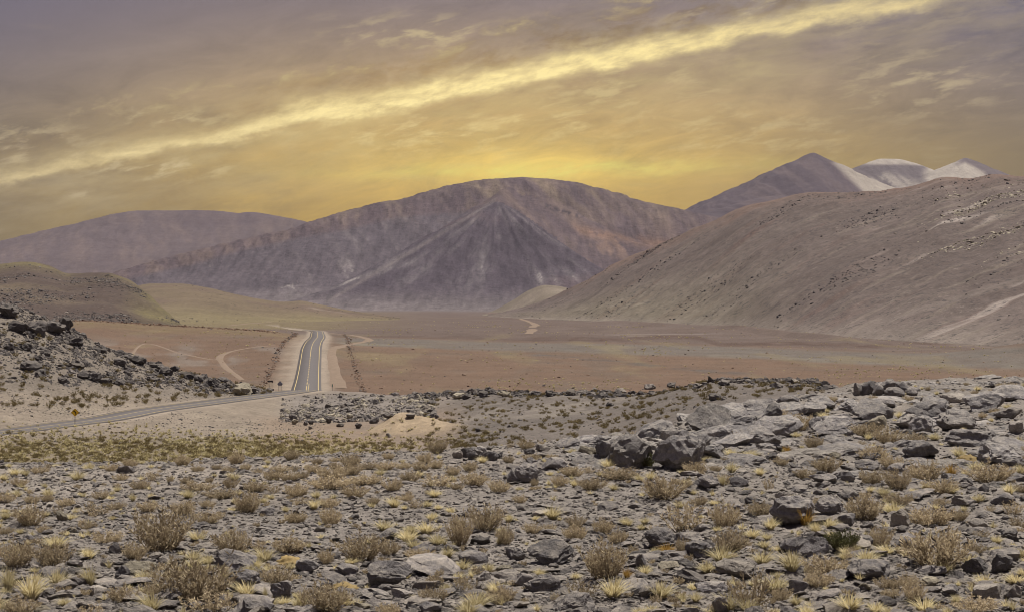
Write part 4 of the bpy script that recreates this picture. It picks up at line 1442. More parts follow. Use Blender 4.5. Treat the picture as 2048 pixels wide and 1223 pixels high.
# ------------------------------------------------------------------ signs and posts
M["steel"] = flat_mat("galvanised_post", (0.20, 0.19, 0.22), 0.5, 0.4, 0.1)
M["signback"] = flat_mat("sign_back", (0.30, 0.295, 0.36), 0.6, 0.15, 0.12, 3.0)
M["yellow_plate"] = flat_mat("yellow_plate", (0.82, 0.50, 0.03), 0.45, 0, 0.06, 3.0)
M["black"] = flat_mat("black_print", (0.015, 0.014, 0.013), 0.6, 0, 0.1)
M["panel"] = flat_mat("dark_panel", (0.045, 0.035, 0.028), 0.7, 0, 0.3, 5.0)
M["teal"] = flat_mat("green_plate", (0.05, 0.20, 0.17), 0.5, 0, 0.1)
M["white"] = flat_mat("white_paint", (0.62, 0.62, 0.60), 0.6, 0, 0.1)


def bar(name, p0, p1, r, mat, parent, sides=8, r1=None):
    p0, p1 = Vector(p0), Vector(p1)
    d = (p1 - p0).normalized()
    u = d.cross(Vector((0, 1, 0.01)) if abs(d.z) > 0.9 else Vector((0, 0, 1))).normalized()
    w = d.cross(u)
    V = [tuple(p + (u * math.cos(2 * math.pi * k / sides) + w * math.sin(2 * math.pi * k / sides)) * rr) for p, rr in ((p0, r), (p1, r if r1 is None else r1)) for k in range(sides)]
    V += [tuple(p0), tuple(p1)]
    T = []
    for k in range(sides):
        j = (k + 1) % sides
        T += [(k, j, sides + j), (k, sides + j, sides + k), (2 * sides, j, k), (2 * sides + 1, sides + k, sides + j)]
    return link(name, tri_mesh(name, V, T), M[mat], parent)


def prism_xz(name, pts, y0, y1, mat, parent):
    """flat shape outlined in x/z, given its thickness in y (fan from its middle)."""
    n = len(pts)
    cx = sum(p[0] for p in pts) / n
    cz = sum(p[1] for p in pts) / n
    V = [(x, y0, z) for x, z in pts] + [(x, y1, z) for x, z in pts] + [(cx, y0, cz), (cx, y1, cz)]
    T = []
    for k in range(n):
        j = (k + 1) % n
        T += [(2 * n, k, j), (2 * n + 1, n + j, n + k), (k, n + k, n + j), (k, n + j, j)]
    return link(name, tri_mesh(name, V, T), M[mat], parent)


def empty(name, loc, rz, label, cat, group=None):
    o = bpy.data.objects.new(name, None)
    COL.objects.link(o)
    o.empty_display_size = 0.3
    o.location, o.rotation_euler = loc, (0, 0, rz)
    o["label"], o["category"] = label, cat
    if group:
        o["group"] = group
    return o


def dia(r, zc, sx=1.0):
    return [(0, zc - r), (r * sx, zc), (0, zc + r), (-r * sx, zc)]


p = place(150, 852, 100)
t = empty("road_sign", p, math.radians(24), "yellow diamond sign with a black arrow bending to one side, by the asphalt road", "road sign")
bar("post", (0, 0.06, -0.4), (0, 0.06, 2.25), 0.055, "steel", t)
pl_ = prism_xz("sign_plate", dia(0.66, 2.26), 0.0, -0.02, "yellow_plate", t)
for a_, b__ in zip(dia(0.60, 2.26), dia(0.60, 2.26)[1:] + dia(0.60, 2.26)[:1]):
    q = [a_, b__, tuple(2.26 * (i == 1) + (v - 2.26 * (i == 1)) * 0.93 for i, v in enumerate(b__)), tuple(2.26 * (i == 1) + (v - 2.26 * (i == 1)) * 0.93 for i, v in enumerate(a_))]
    prism_xz("border", q, -0.021, -0.026, "black", pl_)
arr = bpy.data.meshes.new("arrow")
ap = [(0.11, 1.93), (0.11, 2.15), (0.09, 2.28), (0.02, 2.37), (-0.09, 2.41)]
V, Q = [], []
for i, (x, z) in enumerate(ap):
    x0, z0 = ap[max(i - 1, 0)]
    x1, z1 = ap[min(i + 1, len(ap) - 1)]
    L_ = math.hypot(x1 - x0, z1 - z0)
    nx, nz_ = (z1 - z0) / L_ * 0.075, -(x1 - x0) / L_ * 0.075
    V += [(x - nx, -0.03, z - nz_), (x + nx, -0.03, z + nz_)]
    if i:
        Q.append((2 * i - 2, 2 * i - 1, 2 * i + 1, 2 * i))
V += [(-0.07, -0.03, 2.58), (-0.31, -0.03, 2.46), (-0.15, -0.03, 2.25), (-0.09, -0.03, 2.41)]
k = len(V)
Q.append((k - 4, k - 3, k - 2, k - 1))
link("arrow", tri_mesh("arrow", V, Q), M["black"], pl_)

p = place(560, 781, 100)
p = Vector((p.x, p.y, float(gxy(p.x, p.y))))
t = empty("road_sign", p, math.radians(-4), "grey back of a diamond sign on two posts by the road crest", "road sign")
for x in (-0.27, 0.27):
    bar("post", (x, -0.05, -0.4), (x, -0.05, 1.75), 0.05, "steel", t)
prism_xz("sign_plate", [(-0.30, 1.15), (0.30, 1.15), (0.66, 1.62), (0, 2.32), (-0.66, 1.62)], 0.0, 0.03, "signback", t)
bar("brace", (-0.5, -0.02, 1.68), (0.5, -0.02, 1.68), 0.03, "white", t)
bar("brace", (-0.27, -0.02, 1.30), (0.27, -0.02, 1.30), 0.03, "white", t)

p = place(541, 776, 100)
t = empty("road_sign", p, 0.1, "wide dark sign panel on two thin posts at the end of the rocky spur", "road sign")
for x in (-0.38, 0.42):
    bar("post", (x, -0.06, -0.4), (x, -0.06, 2.25), 0.045, "steel", t)
prism_xz("sign_panel", [(-0.72, 1.72), (0.72, 1.72), (0.72, 2.2), (-0.72, 2.2)], 0.0, 0.04, "panel", t)

p = place(539, 776, 100)
t = empty("marker_post", p + Vector((0.2, -0.6, 0)), 0, "short pale marker post below the wide dark sign panel", "marker post")
bar("post", (0, 0, -0.3), (0, 0, 0.85), 0.06, "steel", t)
bar("cap", (0, 0, 0.85), (0, 0, 1.12), 0.065, "white", t)

p = place(664.5, 780, 100)
t = empty("marker_post", p, 0, "slim roadside marker post with a green plate at the road crest", "marker post")
bar("post", (0, 0, -0.3), (0, 0, 1.05), 0.05, "steel", t)
prism_xz("plate", [(-0.13, 0.95), (0.13, 0.95), (0.13, 1.72), (-0.13, 1.72)], -0.055, -0.075, "teal", t)

# ------------------------------------------------------------------ individuals on the plateau
THINGS = []     # (object, kind phrase, px, d, width px, own label or None)


def put(meshes, name, cat, phrase, group, loc, scl, rot, w, own=None, lm=None):
    """one thing: its mesh (and a child part each for the further meshes)."""
    o = link(name, meshes[0][1], None, None, None, None, cat, group)
    o.location, o.rotation_euler, o.scale = loc, rot, scl
    for nm, me in meshes[1:]:
        link(nm, me, None, o)
    THINGS.append(dict(o=o, ph=phrase, px=CX + F * loc[0] / loc[1], d=loc[1], w=w, own=own, lm=lm, h=w))
    return o


G_ROCK, G_SHRUB, G_TUFT = "loose rocks on the stony plateau", "twiggy shrubs on the stony plateau", "straw grass tufts on the stony plateau"
OCC = []          # (px, py, w) already taken, so that the random ones keep clear


def rock_at(px, py, w, h, yaw=None, tilt=0.0, depth=0.8, tone="grey", own=None, lm=None, sub=3, mat=None, cuts=9, rough=0.12, sink=0.22, dmin=8, group=G_ROCK, name="rock", pitch=0.30, seed=None, phrase=None):
    p = place(px, py, dmin)
    s = p.y / F
    W_, H_ = w * s, h * s
    sd_ = int(px * 7 + py * 13) if seed is None else seed
    ry = np.random.default_rng(sd_ + 5)
    me = rock_mesh(name, sd_, sub, cuts, rough, (W_, W_ * depth, H_ * (1.25 if not tilt else 1.0)), sub <= 2, (pitch + 0.12 * ry.normal(), math.radians(tilt), 0.35 * ry.normal() if yaw is None else math.radians(yaw)))
    with_mat(me, mat or M["bedrock" if sub == 4 and px > 1150 and py < 950 else "rock"])
    zmin = min(v.co.z for v in me.vertices)
    loc = Vector((p.x, p.y + W_ * depth * 0.30, 0))
    loc.z = float(gxy(loc.x, loc.y)) - zmin - sink * H_
    if phrase is None:
        phrase = ("long low " if w > 2.6 * h else "blocky " if h > 0.72 * w else "") + tone + " rock"
    OCC.append((px, py - h / 2, w))
    return put([(name, me)], name, "rock", phrase, group, loc, (1, 1, 1), (0, 0, 0), w, own, lm)


R_ = [  # px, py, w, h, options
    (770, 1175, 112, 46, dict(own="long dark pitted boulder lying alone among flat shards, its shaded side showing", lm="the long dark boulder", sub=4, depth=0.55, yaw=4)),
    (1051, 964, 64, 40, dict(own="boulder split in two with a dark triangular face, below the dark rock heap", lm="the split boulder", sub=4, yaw=20, depth=0.7)),
    (1031, 966, 36, 28, dict(own="dark wedge broken off the split boulder", tone="dark")),
    (1268, 938, 112, 84, dict(pitch=0.6, own="huge cracked slab of bedrock tilted up, dark hollow underneath", lm="the huge tilted slab", sub=4, tilt=-24, depth=0.9, rough=0.16)),
    (1372, 940, 122, 88, dict(pitch=0.6, own="biggest bedrock block, undercut with a black overhang, leaning on the huge tilted slab", lm="the undercut bedrock block", sub=4, tilt=-28, depth=0.85, rough=0.16)),
    (1345, 892, 64, 44, dict(own="rounded bedrock shoulder rising behind the huge tilted slab", sub=4, tilt=-15)),
    (1212, 916, 44, 44, dict(own="upright grey rock face standing at the lower end of the tilted slab", sub=4)),
    (1400, 905, 60, 40, dict(sub=4, tilt=-18)), (1440, 880, 60, 34, dict(sub=4, tilt=-20)), (1490, 862, 60, 30, dict(sub=4, tilt=-18)),
    (1174, 912, 42, 30, dict(own="pale pointed slab leaning among the blocks of the plateau rim", tone="pale", mat="pale", tilt=20)),
    (1135, 895, 52, 12, dict(own="thin flat capstone lying across the blocks of the plateau rim", tone="flat")),
    (1110, 940, 62, 24, {}), (1063, 927, 26, 12, {}), (1085, 902, 30, 14, {}), (1060, 908, 24, 12, {}), (1160, 930, 46, 22, dict(tilt=-12)),
    (868, 1152, 112, 30, dict(own="broad pale flat slab lying behind the long dark boulder", lm="the broad pale slab", tone="pale", mat="shard", depth=0.9, sub=4, rough=0.07)),
    (945, 1128, 70, 24, dict(tone="dark")), (1029, 1120, 52, 28, dict(tone="dark", sub=4)), (1098, 1129, 96, 22, dict(sub=4)), (968, 1165, 30, 26, dict(own="small dark pyramid of rock pointing up from flat shards", cuts=5)),
    (962, 1184, 30, 24, {}), (1091, 1184, 78, 36, dict(sub=4)), (1045, 1170, 48, 22, dict(tone="pale", mat="shard")), (1320, 1098, 72, 42, dict(own="rounded grey boulder with a golden tuft at its base", lm="the rounded boulder", sub=4)),
    (1281, 1138, 27, 33, dict(own="upright knobbly rock standing between two small tufts")), (1147, 1224, 82, 34, dict(sub=4)), (802, 1194, 52, 18, {}), (1056, 1200, 36, 14, {}),
    (769, 1081, 54, 25, dict(own="wedge shaped rock tipped on edge with one black side", lm="the tipped wedge rock", tilt=-16, cuts=5)), (862, 1226, 48, 22, {}), (905, 1100, 36, 13, {}), (846, 1080, 28, 12, {}),
    (121, 1041, 36, 24, dict(own="pale yellowish slab tipped up at a slant beside a tuft", lm="the tilted pale slab", mat="pale", tilt=28, cuts=5, depth=0.5)),
    (232, 1106, 32, 22, dict(own="small squared grey block with a dark side face", cuts=5)), (468, 1138, 92, 30, dict(own="long low dark ledge of rock beneath the twiggy shrubs", sub=4)),
    (490, 1182, 60, 38, dict(own="dark angular boulder in two lumps before the long low ledge", sub=4, lm="the dark lumpy boulder")), (563, 1201, 60, 38, dict(own="rounded grey boulder beside the fine stalks of a shrub", sub=4)),
    (614, 1145, 52, 28, {}), (242, 1155, 34, 24, dict(own="small dark pyramid rock beside a pale slab", cuts=5)), (276, 1152, 76, 24, dict(own="smooth pale slab with a rounded top beside a dark pyramid rock", mat="pale", sub=4)),
    (148, 1132, 32, 18, {}), (54, 1080, 24, 14, {}), (133, 1198, 22, 20, dict(tone="pale", mat="shard")), (511, 1226, 68, 30, {}), (620, 1180, 56, 22, {}), (215, 1132, 30, 15, {}), (330, 1130, 38, 16, {}), (310, 1118, 30, 12, {}),
    (195, 1190, 40, 16, {}), (98, 1190, 30, 14, {}), (690, 1150, 56, 24, {}), (655, 1168, 30, 16, {}), (705, 1088, 26, 10, {}), (575, 1012, 30, 10, {}), (535, 1030, 34, 12, {}), (388, 1060, 30, 12, {}),
    (1588, 1050, 94, 58, dict(own="broad domed boulder with an orange tuft growing against it", lm="the broad domed boulder", sub=4)), (1663, 1028, 60, 34, dict(sub=4)), (1800, 1052, 44, 34, dict(sub=4)), (1697, 1052, 42, 27, {}),
    (1613, 1110, 94, 44, dict(own="long smooth grey boulder touching the dark green shrub", lm="the long smooth boulder", sub=4, rough=0.08)), (1825, 1094, 68, 42, dict(own="pointed slab of grey rock leaning beside the bush with a grassy foot", tilt=-20)),
    (1475, 1158, 96, 34, dict(own="flat overhanging rock with a black hollow at one end", lm="the overhanging flat rock", sub=4, depth=0.7, tilt=6)), (1426, 1189, 72, 32, dict(sub=4)), (1742, 1158, 106, 36, dict(own="broad low grey slab behind the shrub at the picture's lower edge", sub=4)),
    (1956, 1146, 55, 34, dict(sub=4)), (2007, 1143, 42, 40, dict(own="upright grey rock beside another of its size at the stony edge", cuts=6)), (1338, 1139, 44, 14, dict(own="small pale flat stone on dark gravel", mat="pale")), (1397, 1117, 60, 30, dict(sub=4)),
    (1440, 1224, 42, 34, {}), (1596, 1183, 46, 24, {}), (1865, 1172, 44, 18, dict(mat="pale", own="pale flat stone beneath the bush with a grassy foot")), (2030, 1202, 40, 34, dict(tone="dark")), (1905, 1190, 38, 18, {}), (1690, 1190, 50, 22, {}), (1980, 1200, 60, 26, {}),
    (1430, 916, 68, 32, dict(sub=4)), (1523, 892, 98, 32, dict(own="wide smooth bedrock hump below the twin skyline bushes", sub=4)), (1545, 848, 52, 38, dict(own="bedrock slab standing up at a slant before the ledges", tilt=-32, sub=4)), (1626, 831, 58, 22, dict(sub=4)),
    (1640, 860, 42, 30, dict(sub=4)), (1682, 848, 48, 24, {}), (1757, 860, 42, 29, dict(own="pale pointed rock like a small tent", mat="pale", cuts=5)), (1772, 836, 34, 24, dict(own="black shadowed block at the mouth of a gap in the ledges", tone="dark")),
    (1817, 855, 48, 30, dict(tone="dark", sub=4)), (1852, 865, 62, 34, dict(own="rounded boulder with a black undercut belly", lm="the undercut round boulder", sub=4)), (1920, 860, 96, 38, dict(own="long bedrock ledge with a curved crack", lm="the cracked ledge", sub=4)),
    (2020, 838, 56, 22, {}), (2036, 866, 34, 24, {}), (1860, 806, 34, 18, dict(tone="dark")), (1975, 822, 92, 32, dict(sub=4)), (1578, 812, 52, 20, {}), (1635, 808, 36, 20, {}), (1700, 822, 60, 26, dict(sub=4)), (1775, 815, 60, 24, {}), (1910, 805, 60, 20, {}),
    (1850, 914, 74, 32, dict(sub=4)), (2000, 926, 104, 40, dict(own="broad jagged outcrop beside the yellow cushion at the plateau's far side", sub=4, rough=0.18)), (2023, 936, 42, 22, {}), (1745, 925, 36, 20, {}), (1737, 941, 52, 20, {}),
    (1799, 945, 42, 23, {}), (1694, 964, 36, 22, dict(tone="dark")), (1648, 964, 58, 18, {}), (1566, 998, 32, 16, dict(tone="dark")), (1416, 976, 44, 25, dict(own="low rounded rock, black in front, near the foot of the bedrock blocks", sub=4)), (1480, 972, 40, 15, {}), (1700, 1000, 46, 16, {}),
    (1730, 1090, 40, 18, {}), (1600, 985, 40, 14, {}), (1830, 1000, 44, 16, {}), (1930, 1010, 46, 18, {}), (2010, 1010, 50, 20, {}), (1960, 1060, 44, 18, {}), (2020, 1075, 40, 18, {}), (1470, 1020, 40, 14, {}),
    (1308, 884, 90, 34, dict(sub=4, tilt=-16, pitch=0.5)), (1420, 868, 96, 38, dict(sub=4, tilt=-18, pitch=0.5)), (1465, 900, 90, 34, dict(sub=4, tilt=-14, pitch=0.5)), (1468, 846, 80, 26, dict(sub=4, tilt=-18, pitch=0.5)),
    (1520, 834, 84, 30, dict(sub=4, tilt=-18, pitch=0.5)), (1560, 874, 96, 30, dict(sub=4, tilt=-10, pitch=0.5)), (1590, 836, 80, 26, dict(sub=4, tilt=-10, pitch=0.5)), (1672, 872, 90, 26, dict(sub=4, pitch=0.45)), (1742, 838, 90, 26, dict(sub=4, pitch=0.45)),
    (1860, 838, 100, 28, dict(sub=4, pitch=0.45)), (1945, 892, 110, 30, dict(sub=4, pitch=0.45)), (2030, 800, 80, 22, dict(sub=4, pitch=0.4)), (1650, 818, 70, 20, dict(sub=4, pitch=0.4)), (1236, 906, 50, 30, dict(sub=4, tilt=-20, pitch=0.4)),
    # stones on the skyline
    (1718, 790, 30, 26, {}), (1740, 789, 36, 28, {}), (1757, 790, 28, 26, {}), (1778, 788, 40, 28, {}), (1794, 780, 26, 20, dict(own="topmost stone of the small heap on the skyline", lm="the skyline stones", tilt=15, sink=0.0)), (1810, 788, 36, 26, {}), (1792, 794, 44, 22, {}), (1826, 790, 30, 18, {}),
    # dark heap at the rim
    (915, 916, 22, 16, {}), (930, 914, 24, 20, dict(tone="dark")), (945, 918, 28, 20, dict(own="dark block in the middle of the rock heap on the plateau rim", lm="the dark rock heap", tone="dark")), (958, 914, 22, 22, dict(tone="dark")), (970, 918, 24, 18, dict(tone="dark")), (984, 920, 26, 18, {}), (998, 916, 22, 14, {}), (942, 904, 20, 12, {}), (962, 902, 20, 12, {}),
]
for px, py, w, h, o in R_:
    o = dict(o)
    if isinstance(o.get("mat"), str):
        o["mat"] = M[o["mat"]]
        o.setdefault("tone", "pale")
    rock_at(px, py, w, h, **o)

T_SH = [  # px, py base, w, h
    (318, 1104, 123, 80), (55, 1052, 68, 48), (30, 1135, 76, 54), (102, 1133, 80, 52), (463, 1110, 82, 54), (518, 1103, 34, 29), (577, 1106, 70, 34), (660, 1050, 50, 34), (651, 1127, 40, 34), (412, 1048, 52, 27), (366, 1029, 52, 32), (295, 1023, 48, 25),
    (414, 1016, 34, 20), (494, 1026, 52, 44), (212, 1088, 58, 27), (86, 1065, 27, 19), (192, 1029, 70, 28), (115, 1031, 26, 27), (200, 998, 32, 20), (278, 978, 40, 22), (339, 964, 17, 15), (370, 966, 25, 14), (418, 964, 17, 14), (460, 976, 27, 23), (395, 982, 62, 22),
    (440, 997, 62, 22), (510, 983, 47, 26), (548, 986, 32, 22), (590, 993, 50, 26), (660, 979, 88, 30), (578, 961, 42, 20), (665, 957, 68, 28), (381, 1210, 138, 94), (243, 1204, 64, 38), (303, 1196, 52, 34), (553, 1172, 78, 40), (647, 1226, 108, 64), (34, 1228, 72, 34), (415, 1228, 124, 50),
    (78, 947, 36, 17), (154, 977, 15, 13), (918, 1091, 54, 64), (971, 1062, 70, 50), (1010, 1089, 40, 43), (723, 1122, 88, 54), (778, 1110, 47, 36), (838, 1120, 57, 27), (865, 1204, 57, 36), (1210, 1159, 90, 76), (1164, 1198, 67, 48), (1207, 1067, 45, 34), (1238, 1086, 35, 28),
    (1330, 999, 88, 52), (1185, 980, 54, 28), (1147, 952, 54, 24), (1238, 960, 92, 27), (998, 984, 50, 24), (948, 971, 60, 30), (708, 995, 50, 26), (785, 981, 40, 28), (872, 974, 90, 28), (727, 969, 74, 24), (906, 950, 36, 20), (940, 942, 36, 20), (700, 950, 46, 26),
    (1017, 925, 27, 16), (1062, 920, 32, 16), (1103, 917, 24, 12), (1110, 1200, 21, 21), (1313, 1209, 28, 28), (1069, 971, 18, 16), (1370, 1063, 104, 64), (1452, 1057, 64, 50), (1464, 1104, 74, 50), (1366, 1107, 30, 36), (1519, 1032, 52, 34), (1731, 1041, 76, 52), (1800, 1009, 56, 24),
    (1864, 1054, 92, 46), (1763, 1098, 47, 47), (1880, 1136, 152, 82), (1655, 1151, 82, 42), (1507, 1221, 98, 90), (1744, 969, 58, 32), (1797, 979, 54, 40), (1851, 963, 75, 44), (1985, 966, 88, 40), (1882, 987, 62, 34), (1654, 943, 54, 32), (1611, 957, 44, 24), (1750, 924, 64, 34),
    (1785, 935, 48, 24), (1537, 983, 24, 32), (1448, 966, 48, 22), (1391, 949, 47, 30), (1470, 899, 34, 34), (1629, 897, 37, 29), (1563, 849, 50, 30), (1602, 861, 52, 32), (1540, 864, 30, 22), (1778, 886, 56, 30), (1833, 888, 46, 26), (1734, 872, 56, 29), (1662, 803, 26, 14),
    (1694, 814, 34, 16), (1991, 829, 24, 14), (2015, 776, 42, 14), (1957, 1226, 98, 32), (735, 938, 36, 18), (770, 940, 40, 20), (805, 938, 36, 18), (842, 940, 40, 20), (872, 936, 34, 18), (630, 946, 40, 20), (560, 944, 36, 16), (515, 946, 30, 14), (455, 944, 30, 14), (395, 942, 28, 14), (820, 962, 44, 22),
    (1120, 972, 40, 22), (1560, 930, 34, 18), (1400, 1010, 30, 20), (1640, 1010, 30, 18), (1920, 1040, 36, 24), (1990, 885, 34, 18), (1920, 880, 30, 16), (2030, 1030, 50, 34), (1950, 1110, 44, 30), (10, 1005, 40, 22), (130, 1012, 40, 20), (240, 960, 30, 14), (590, 1045, 44, 26), (1040, 1005, 30, 18),
]
LM_SH = {(318, 1104): ("biggest round twiggy shrub standing alone on the gravel plain", "the big round shrub"), (381, 1210): ("wide tangled shrub low in the frame with grass growing through it", "the wide tangled shrub"),
         (918, 1091): ("tall narrow brush of pale twigs beside a darker twin bush", "the tall twig brush"), (971, 1062): ("darker dense bush just behind a tall pale twig brush", None),
         (1210, 1159): ("upright thick twiggy bush on bare gravel with a small tuft at its foot", "the upright thick bush"), (1880, 1136): ("very wide straggling bush with golden grass in its foot", "the wide straggling bush"),
         (1507, 1221): ("tall open shrub of thin stems growing beside a straw tuft", "the tall open shrub"), (1330, 999): ("broad grey brown shrub in front of the undercut bedrock block", "the broad grey shrub"),
         (647, 1226): ("dense yellowish shrub cut by the lower frame edge, a cushion plant behind", "the dense yellowish shrub"), (1370, 1063): ("wide feathery pale shrub merging with its neighbour", "the feathery pale shrub"),
         (494, 1026): ("shrub taller than wide with a straw tuft against it", None), (665, 957): ("longest mass of dry shrub along the plateau rim", "the long rim shrub")}
for i, (px, py, w, h) in enumerate(T_SH):
    p = place(px, py)
    s = p.y / F
    thin = (w < 30 and h > w * 0.9) or i % 11 == 5
    a, c = (P_THIN if thin else P_SHRUB)[(i * 5 + 2) % (3 if thin else 7)]
    own, lm = LM_SH.get((px, py), (None, None))
    ph = ("sparse " if thin else "") + ("small " if w < 36 else "large " if w > 85 else "") + "twiggy tan shrub"
    put([("desert_shrub", a), ("foliage", c)], "desert_shrub", "shrub", ph, G_SHRUB, (p.x, p.y + 0.18 * w * s, p.z - 0.02), (w * s * 0.98, w * s * 0.86, h * s * 1.08), (0, 0, RNG.uniform(0, 6.28)), w, own, lm)
    OCC.append((px, py - h * 0.3, w))

p = place(1688, 1102)
s = p.y / F
put([("green_shrub", _gs[0]), ("foliage", _gs[1])], "green_shrub", "shrub", "green shrub", None, (p.x, p.y + 0.2 * 68 * s, p.z), (64 * s, 60 * s, 48 * s), (0, 0, 1.0), 68, "dense dark green domed shrub touching a smooth grey boulder", "the dark green shrub")
p = place(1262, 936)
s = p.y / F
put([("green_shrub", _gs[0]), ("foliage", _gs[1])], "green_shrub", "shrub", "green shrub", None, (p.x + 28 * s, p.y + 0.02, p.z), (44 * s, 40 * s, 42 * s), (0, 0, 2.0), 44, "olive green shrub tucked in the hollow between the two biggest bedrock blocks", None)

T_TU = [
    (178, 1170, 38, 38), (60, 1200, 68, 48), (15, 1181, 40, 46), (113, 1175, 46, 35), (289, 1165, 38, 25), (300, 1226, 54, 42), (497, 1149, 34, 20), (448, 1158, 29, 28), (468, 1008, 16, 14), (571, 1023, 20, 12), (265, 1002, 18, 17), (301, 997, 15, 13), (376, 997, 36, 19),
    (627, 1018, 32, 21), (143, 1040, 28, 14), (89, 975, 16, 11), (224, 990, 15, 10), (530, 1196, 13, 24), (581, 1138, 24, 14), (1075, 1101, 21, 20), (1096, 1101, 17, 16), (1290, 1149, 32, 19), (1335, 1106, 40, 19), (1254, 1156, 23, 23), (998, 1088, 15, 15), (848, 1105, 15, 13),
    (700, 1127, 32, 12), (965, 925, 26, 14), (1038, 912, 14, 11), (1144, 907, 20, 11), (1149, 974, 20, 18), (1301, 959, 25, 17), (1216, 936, 34, 19), (838, 955, 22, 15), (860, 972, 16, 13), (1611, 1050, 40, 36), (1543, 1059, 35, 23), (1633, 1065, 32, 22), (1662, 1058, 36, 22),
    (1505, 1076, 40, 19), (1557, 1104, 24, 15), (1525, 1129, 50, 27), (1584, 1143, 56, 41), (1736, 1128, 54, 28), (1690, 1119, 30, 17), (1787, 1031, 58, 28), (1903, 987, 32, 18), (1521, 950, 27, 16), (1464, 946, 32, 21), (1445, 970, 18, 21), (1920, 916, 34, 23), (1904, 954, 32, 28),
    (2042, 949, 26, 22), (1574, 906, 20, 17), (1622, 1221, 32, 19), (1458, 1225, 54, 40), (1499, 915, 42, 15), (1462, 913, 32, 17), (1593, 874, 26, 11), (1648, 864, 30, 10), (1688, 877, 14, 10), (1737, 881, 18, 17), (1871, 880, 34, 14), (1720, 870, 26, 16), (1800, 836, 22, 14),
    (1893, 846, 28, 12), (1970, 880, 26, 10), (690, 1215, 40, 30), (600, 1222, 44, 36), (1557, 1156, 24, 14), (1840, 1110, 30, 24), (760, 950, 24, 13), (905, 962, 22, 13), (1310, 1110, 26, 16), (540, 1216, 40, 22), (500, 1006, 16, 11), (1940, 1130, 40, 22), (1615, 1232, 40, 22),
]
for i, (px, py, w, h) in enumerate(T_TU):
    p = place(px, py)
    s = p.y / F
    gold = (px, py) in ((1611, 1050), (1335, 1106), (1574, 906), (1254, 1156), (1904, 954))
    me = P_GOLD[i % 2] if gold else P_STRAW[(i * 3) % 5]
    own, lm = {(1611, 1050): ("round orange gold grass tuft growing against a broad domed boulder", "the orange gold tuft"), (60, 1200): ("thickest clump of straw grass at the lower corner", "the thick straw clump"),
               (1584, 1143): ("big fan shaped yellow tuft before the long smooth boulder", "the big fan tuft"), (178, 1170): ("neat olive yellow tuft standing alone on bare gravel", None), (1787, 1031): ("low spreading straw tuft against a leafless shrub", None)}.get((px, py), (None, None))
    ph = ("small " if w < 24 else "large " if w > 45 else "") + ("orange gold" if gold else "straw") + " grass tuft"
    put([("grass_tuft", me)], "grass_tuft", "grass tuft", ph, G_TUFT, (p.x, p.y + 0.15 * w * s, p.z - 0.01), (w * s * 0.98, w * s * 0.9, h * s * 1.30), (0, 0, RNG.uniform(-0.6, 0.6)), w, own, lm)
    OCC.append((px, py - h * 0.3, w))

for px, py, w, h, lab, lm in ((577, 1133, 64, 29, "dome of ochre yellow cushion plant wedged behind grey boulders", "the ochre cushion plant"), (688, 1180, 62, 24, "low ochre cushion plant behind the dense yellowish shrub", None),
                              (1937, 923, 48, 20, "flat pale yellow cushion plant beside a jagged outcrop", "the pale yellow cushion")):
    p = place(px, py)
    s = p.y / F
    put([("cushion_plant", dome_cushion(px))], "cushion_plant", "cushion plant", "cushion plant", "cushion plants between the boulders", (p.x, p.y + 0.2 * w * s, p.z - 0.03), (w * s, w * s * 0.8, h * s * 1.5), (0, 0, 0), w, lab, lm)
    OCC.append((px, py - h * 0.3, w))
_occ = None


def clear_of(px, py, w, k=0.5):
    a = np.array(OCC)
    return not np.any((np.abs(a[:, 0] - px) < k * (a[:, 2] + w)) & (np.abs(a[:, 1] - py) < 0.35 * k * (a[:, 2] + w) + 3))


def clump(px, p, sd, lo=-0.05):
    return float(sst(fbm(np.array([p.x * 0.55]), np.array([p.y * 0.30]), sd, 3)[0], lo, lo + 0.3))


def fill(n, wm, fn, top=1.0, dens=None, k=0.5, sd=401):
    """n more things where the listed ones leave room; wm: real width range."""
    c = tries = 0
    while c < n and tries < n * 200:
        tries += 1
        px = RNG.uniform(-60, 2110)
        e = float(edge_d(px))
        py = RNG.uniform(HY + 3 * F / (e * top), 1235)
        if dens is not None and RNG.uniform() > dens(px, py):
            continue
        p = place(px, py)
        if p is None or p.y > 90 or RNG.uniform() > 0.06 + clump(px, p, sd):
            continue
        wmt = wm[0] * (wm[1] / wm[0]) ** (RNG.uniform() ** 1.6)
        w = wmt * F / p.y
        if not clear_of(px, py - 0.2 * w, w, k):
            continue
        OCC.append((px, py - 0.2 * w, w))
        fn(p, px, py, wmt, w)
        c += 1


def f_rock(p, px, py, wm, w):
    i = int(RNG.integers(0, 10))
    pale = RNG.uniform() < 0.06
    me = P_STONE[i]
    if pale:
        me = me.copy()
        with_mat(me, M["pale"])
    sc = (wm, wm * RNG.uniform(0.8, 1.1), wm * RNG.uniform(0.75, 1.2))
    ph = ("pale " if pale else "") + ("small " if w < 26 else "") + "grey rock"
    put([("rock", me)], "rock", "rock", ph.replace("pale small grey", "small pale").replace("pale grey", "pale"), G_ROCK, (p.x, p.y, p.z + 0.10 * wm), sc, (0.25 + RNG.normal() * 0.2, RNG.normal() * 0.2, RNG.uniform(0, 6.28)), w)


def f_shrub(p, px, py, wm, w):
    thin = RNG.uniform() < 0.25
    a, c = P_THIN[int(RNG.integers(0, 3))] if thin else P_SHRUB[int(RNG.integers(0, 7))]
    ph = ("sparse " if thin else "") + ("small " if w < 30 else "") + "twiggy tan shrub"
    put([("desert_shrub", a), ("foliage", c)], "desert_shrub", "shrub", ph, G_SHRUB, (p.x, p.y, p.z - 0.02), (wm, wm * 0.9, wm * RNG.uniform(0.55, 0.8)), (0, 0, RNG.uniform(0, 6.28)), w)


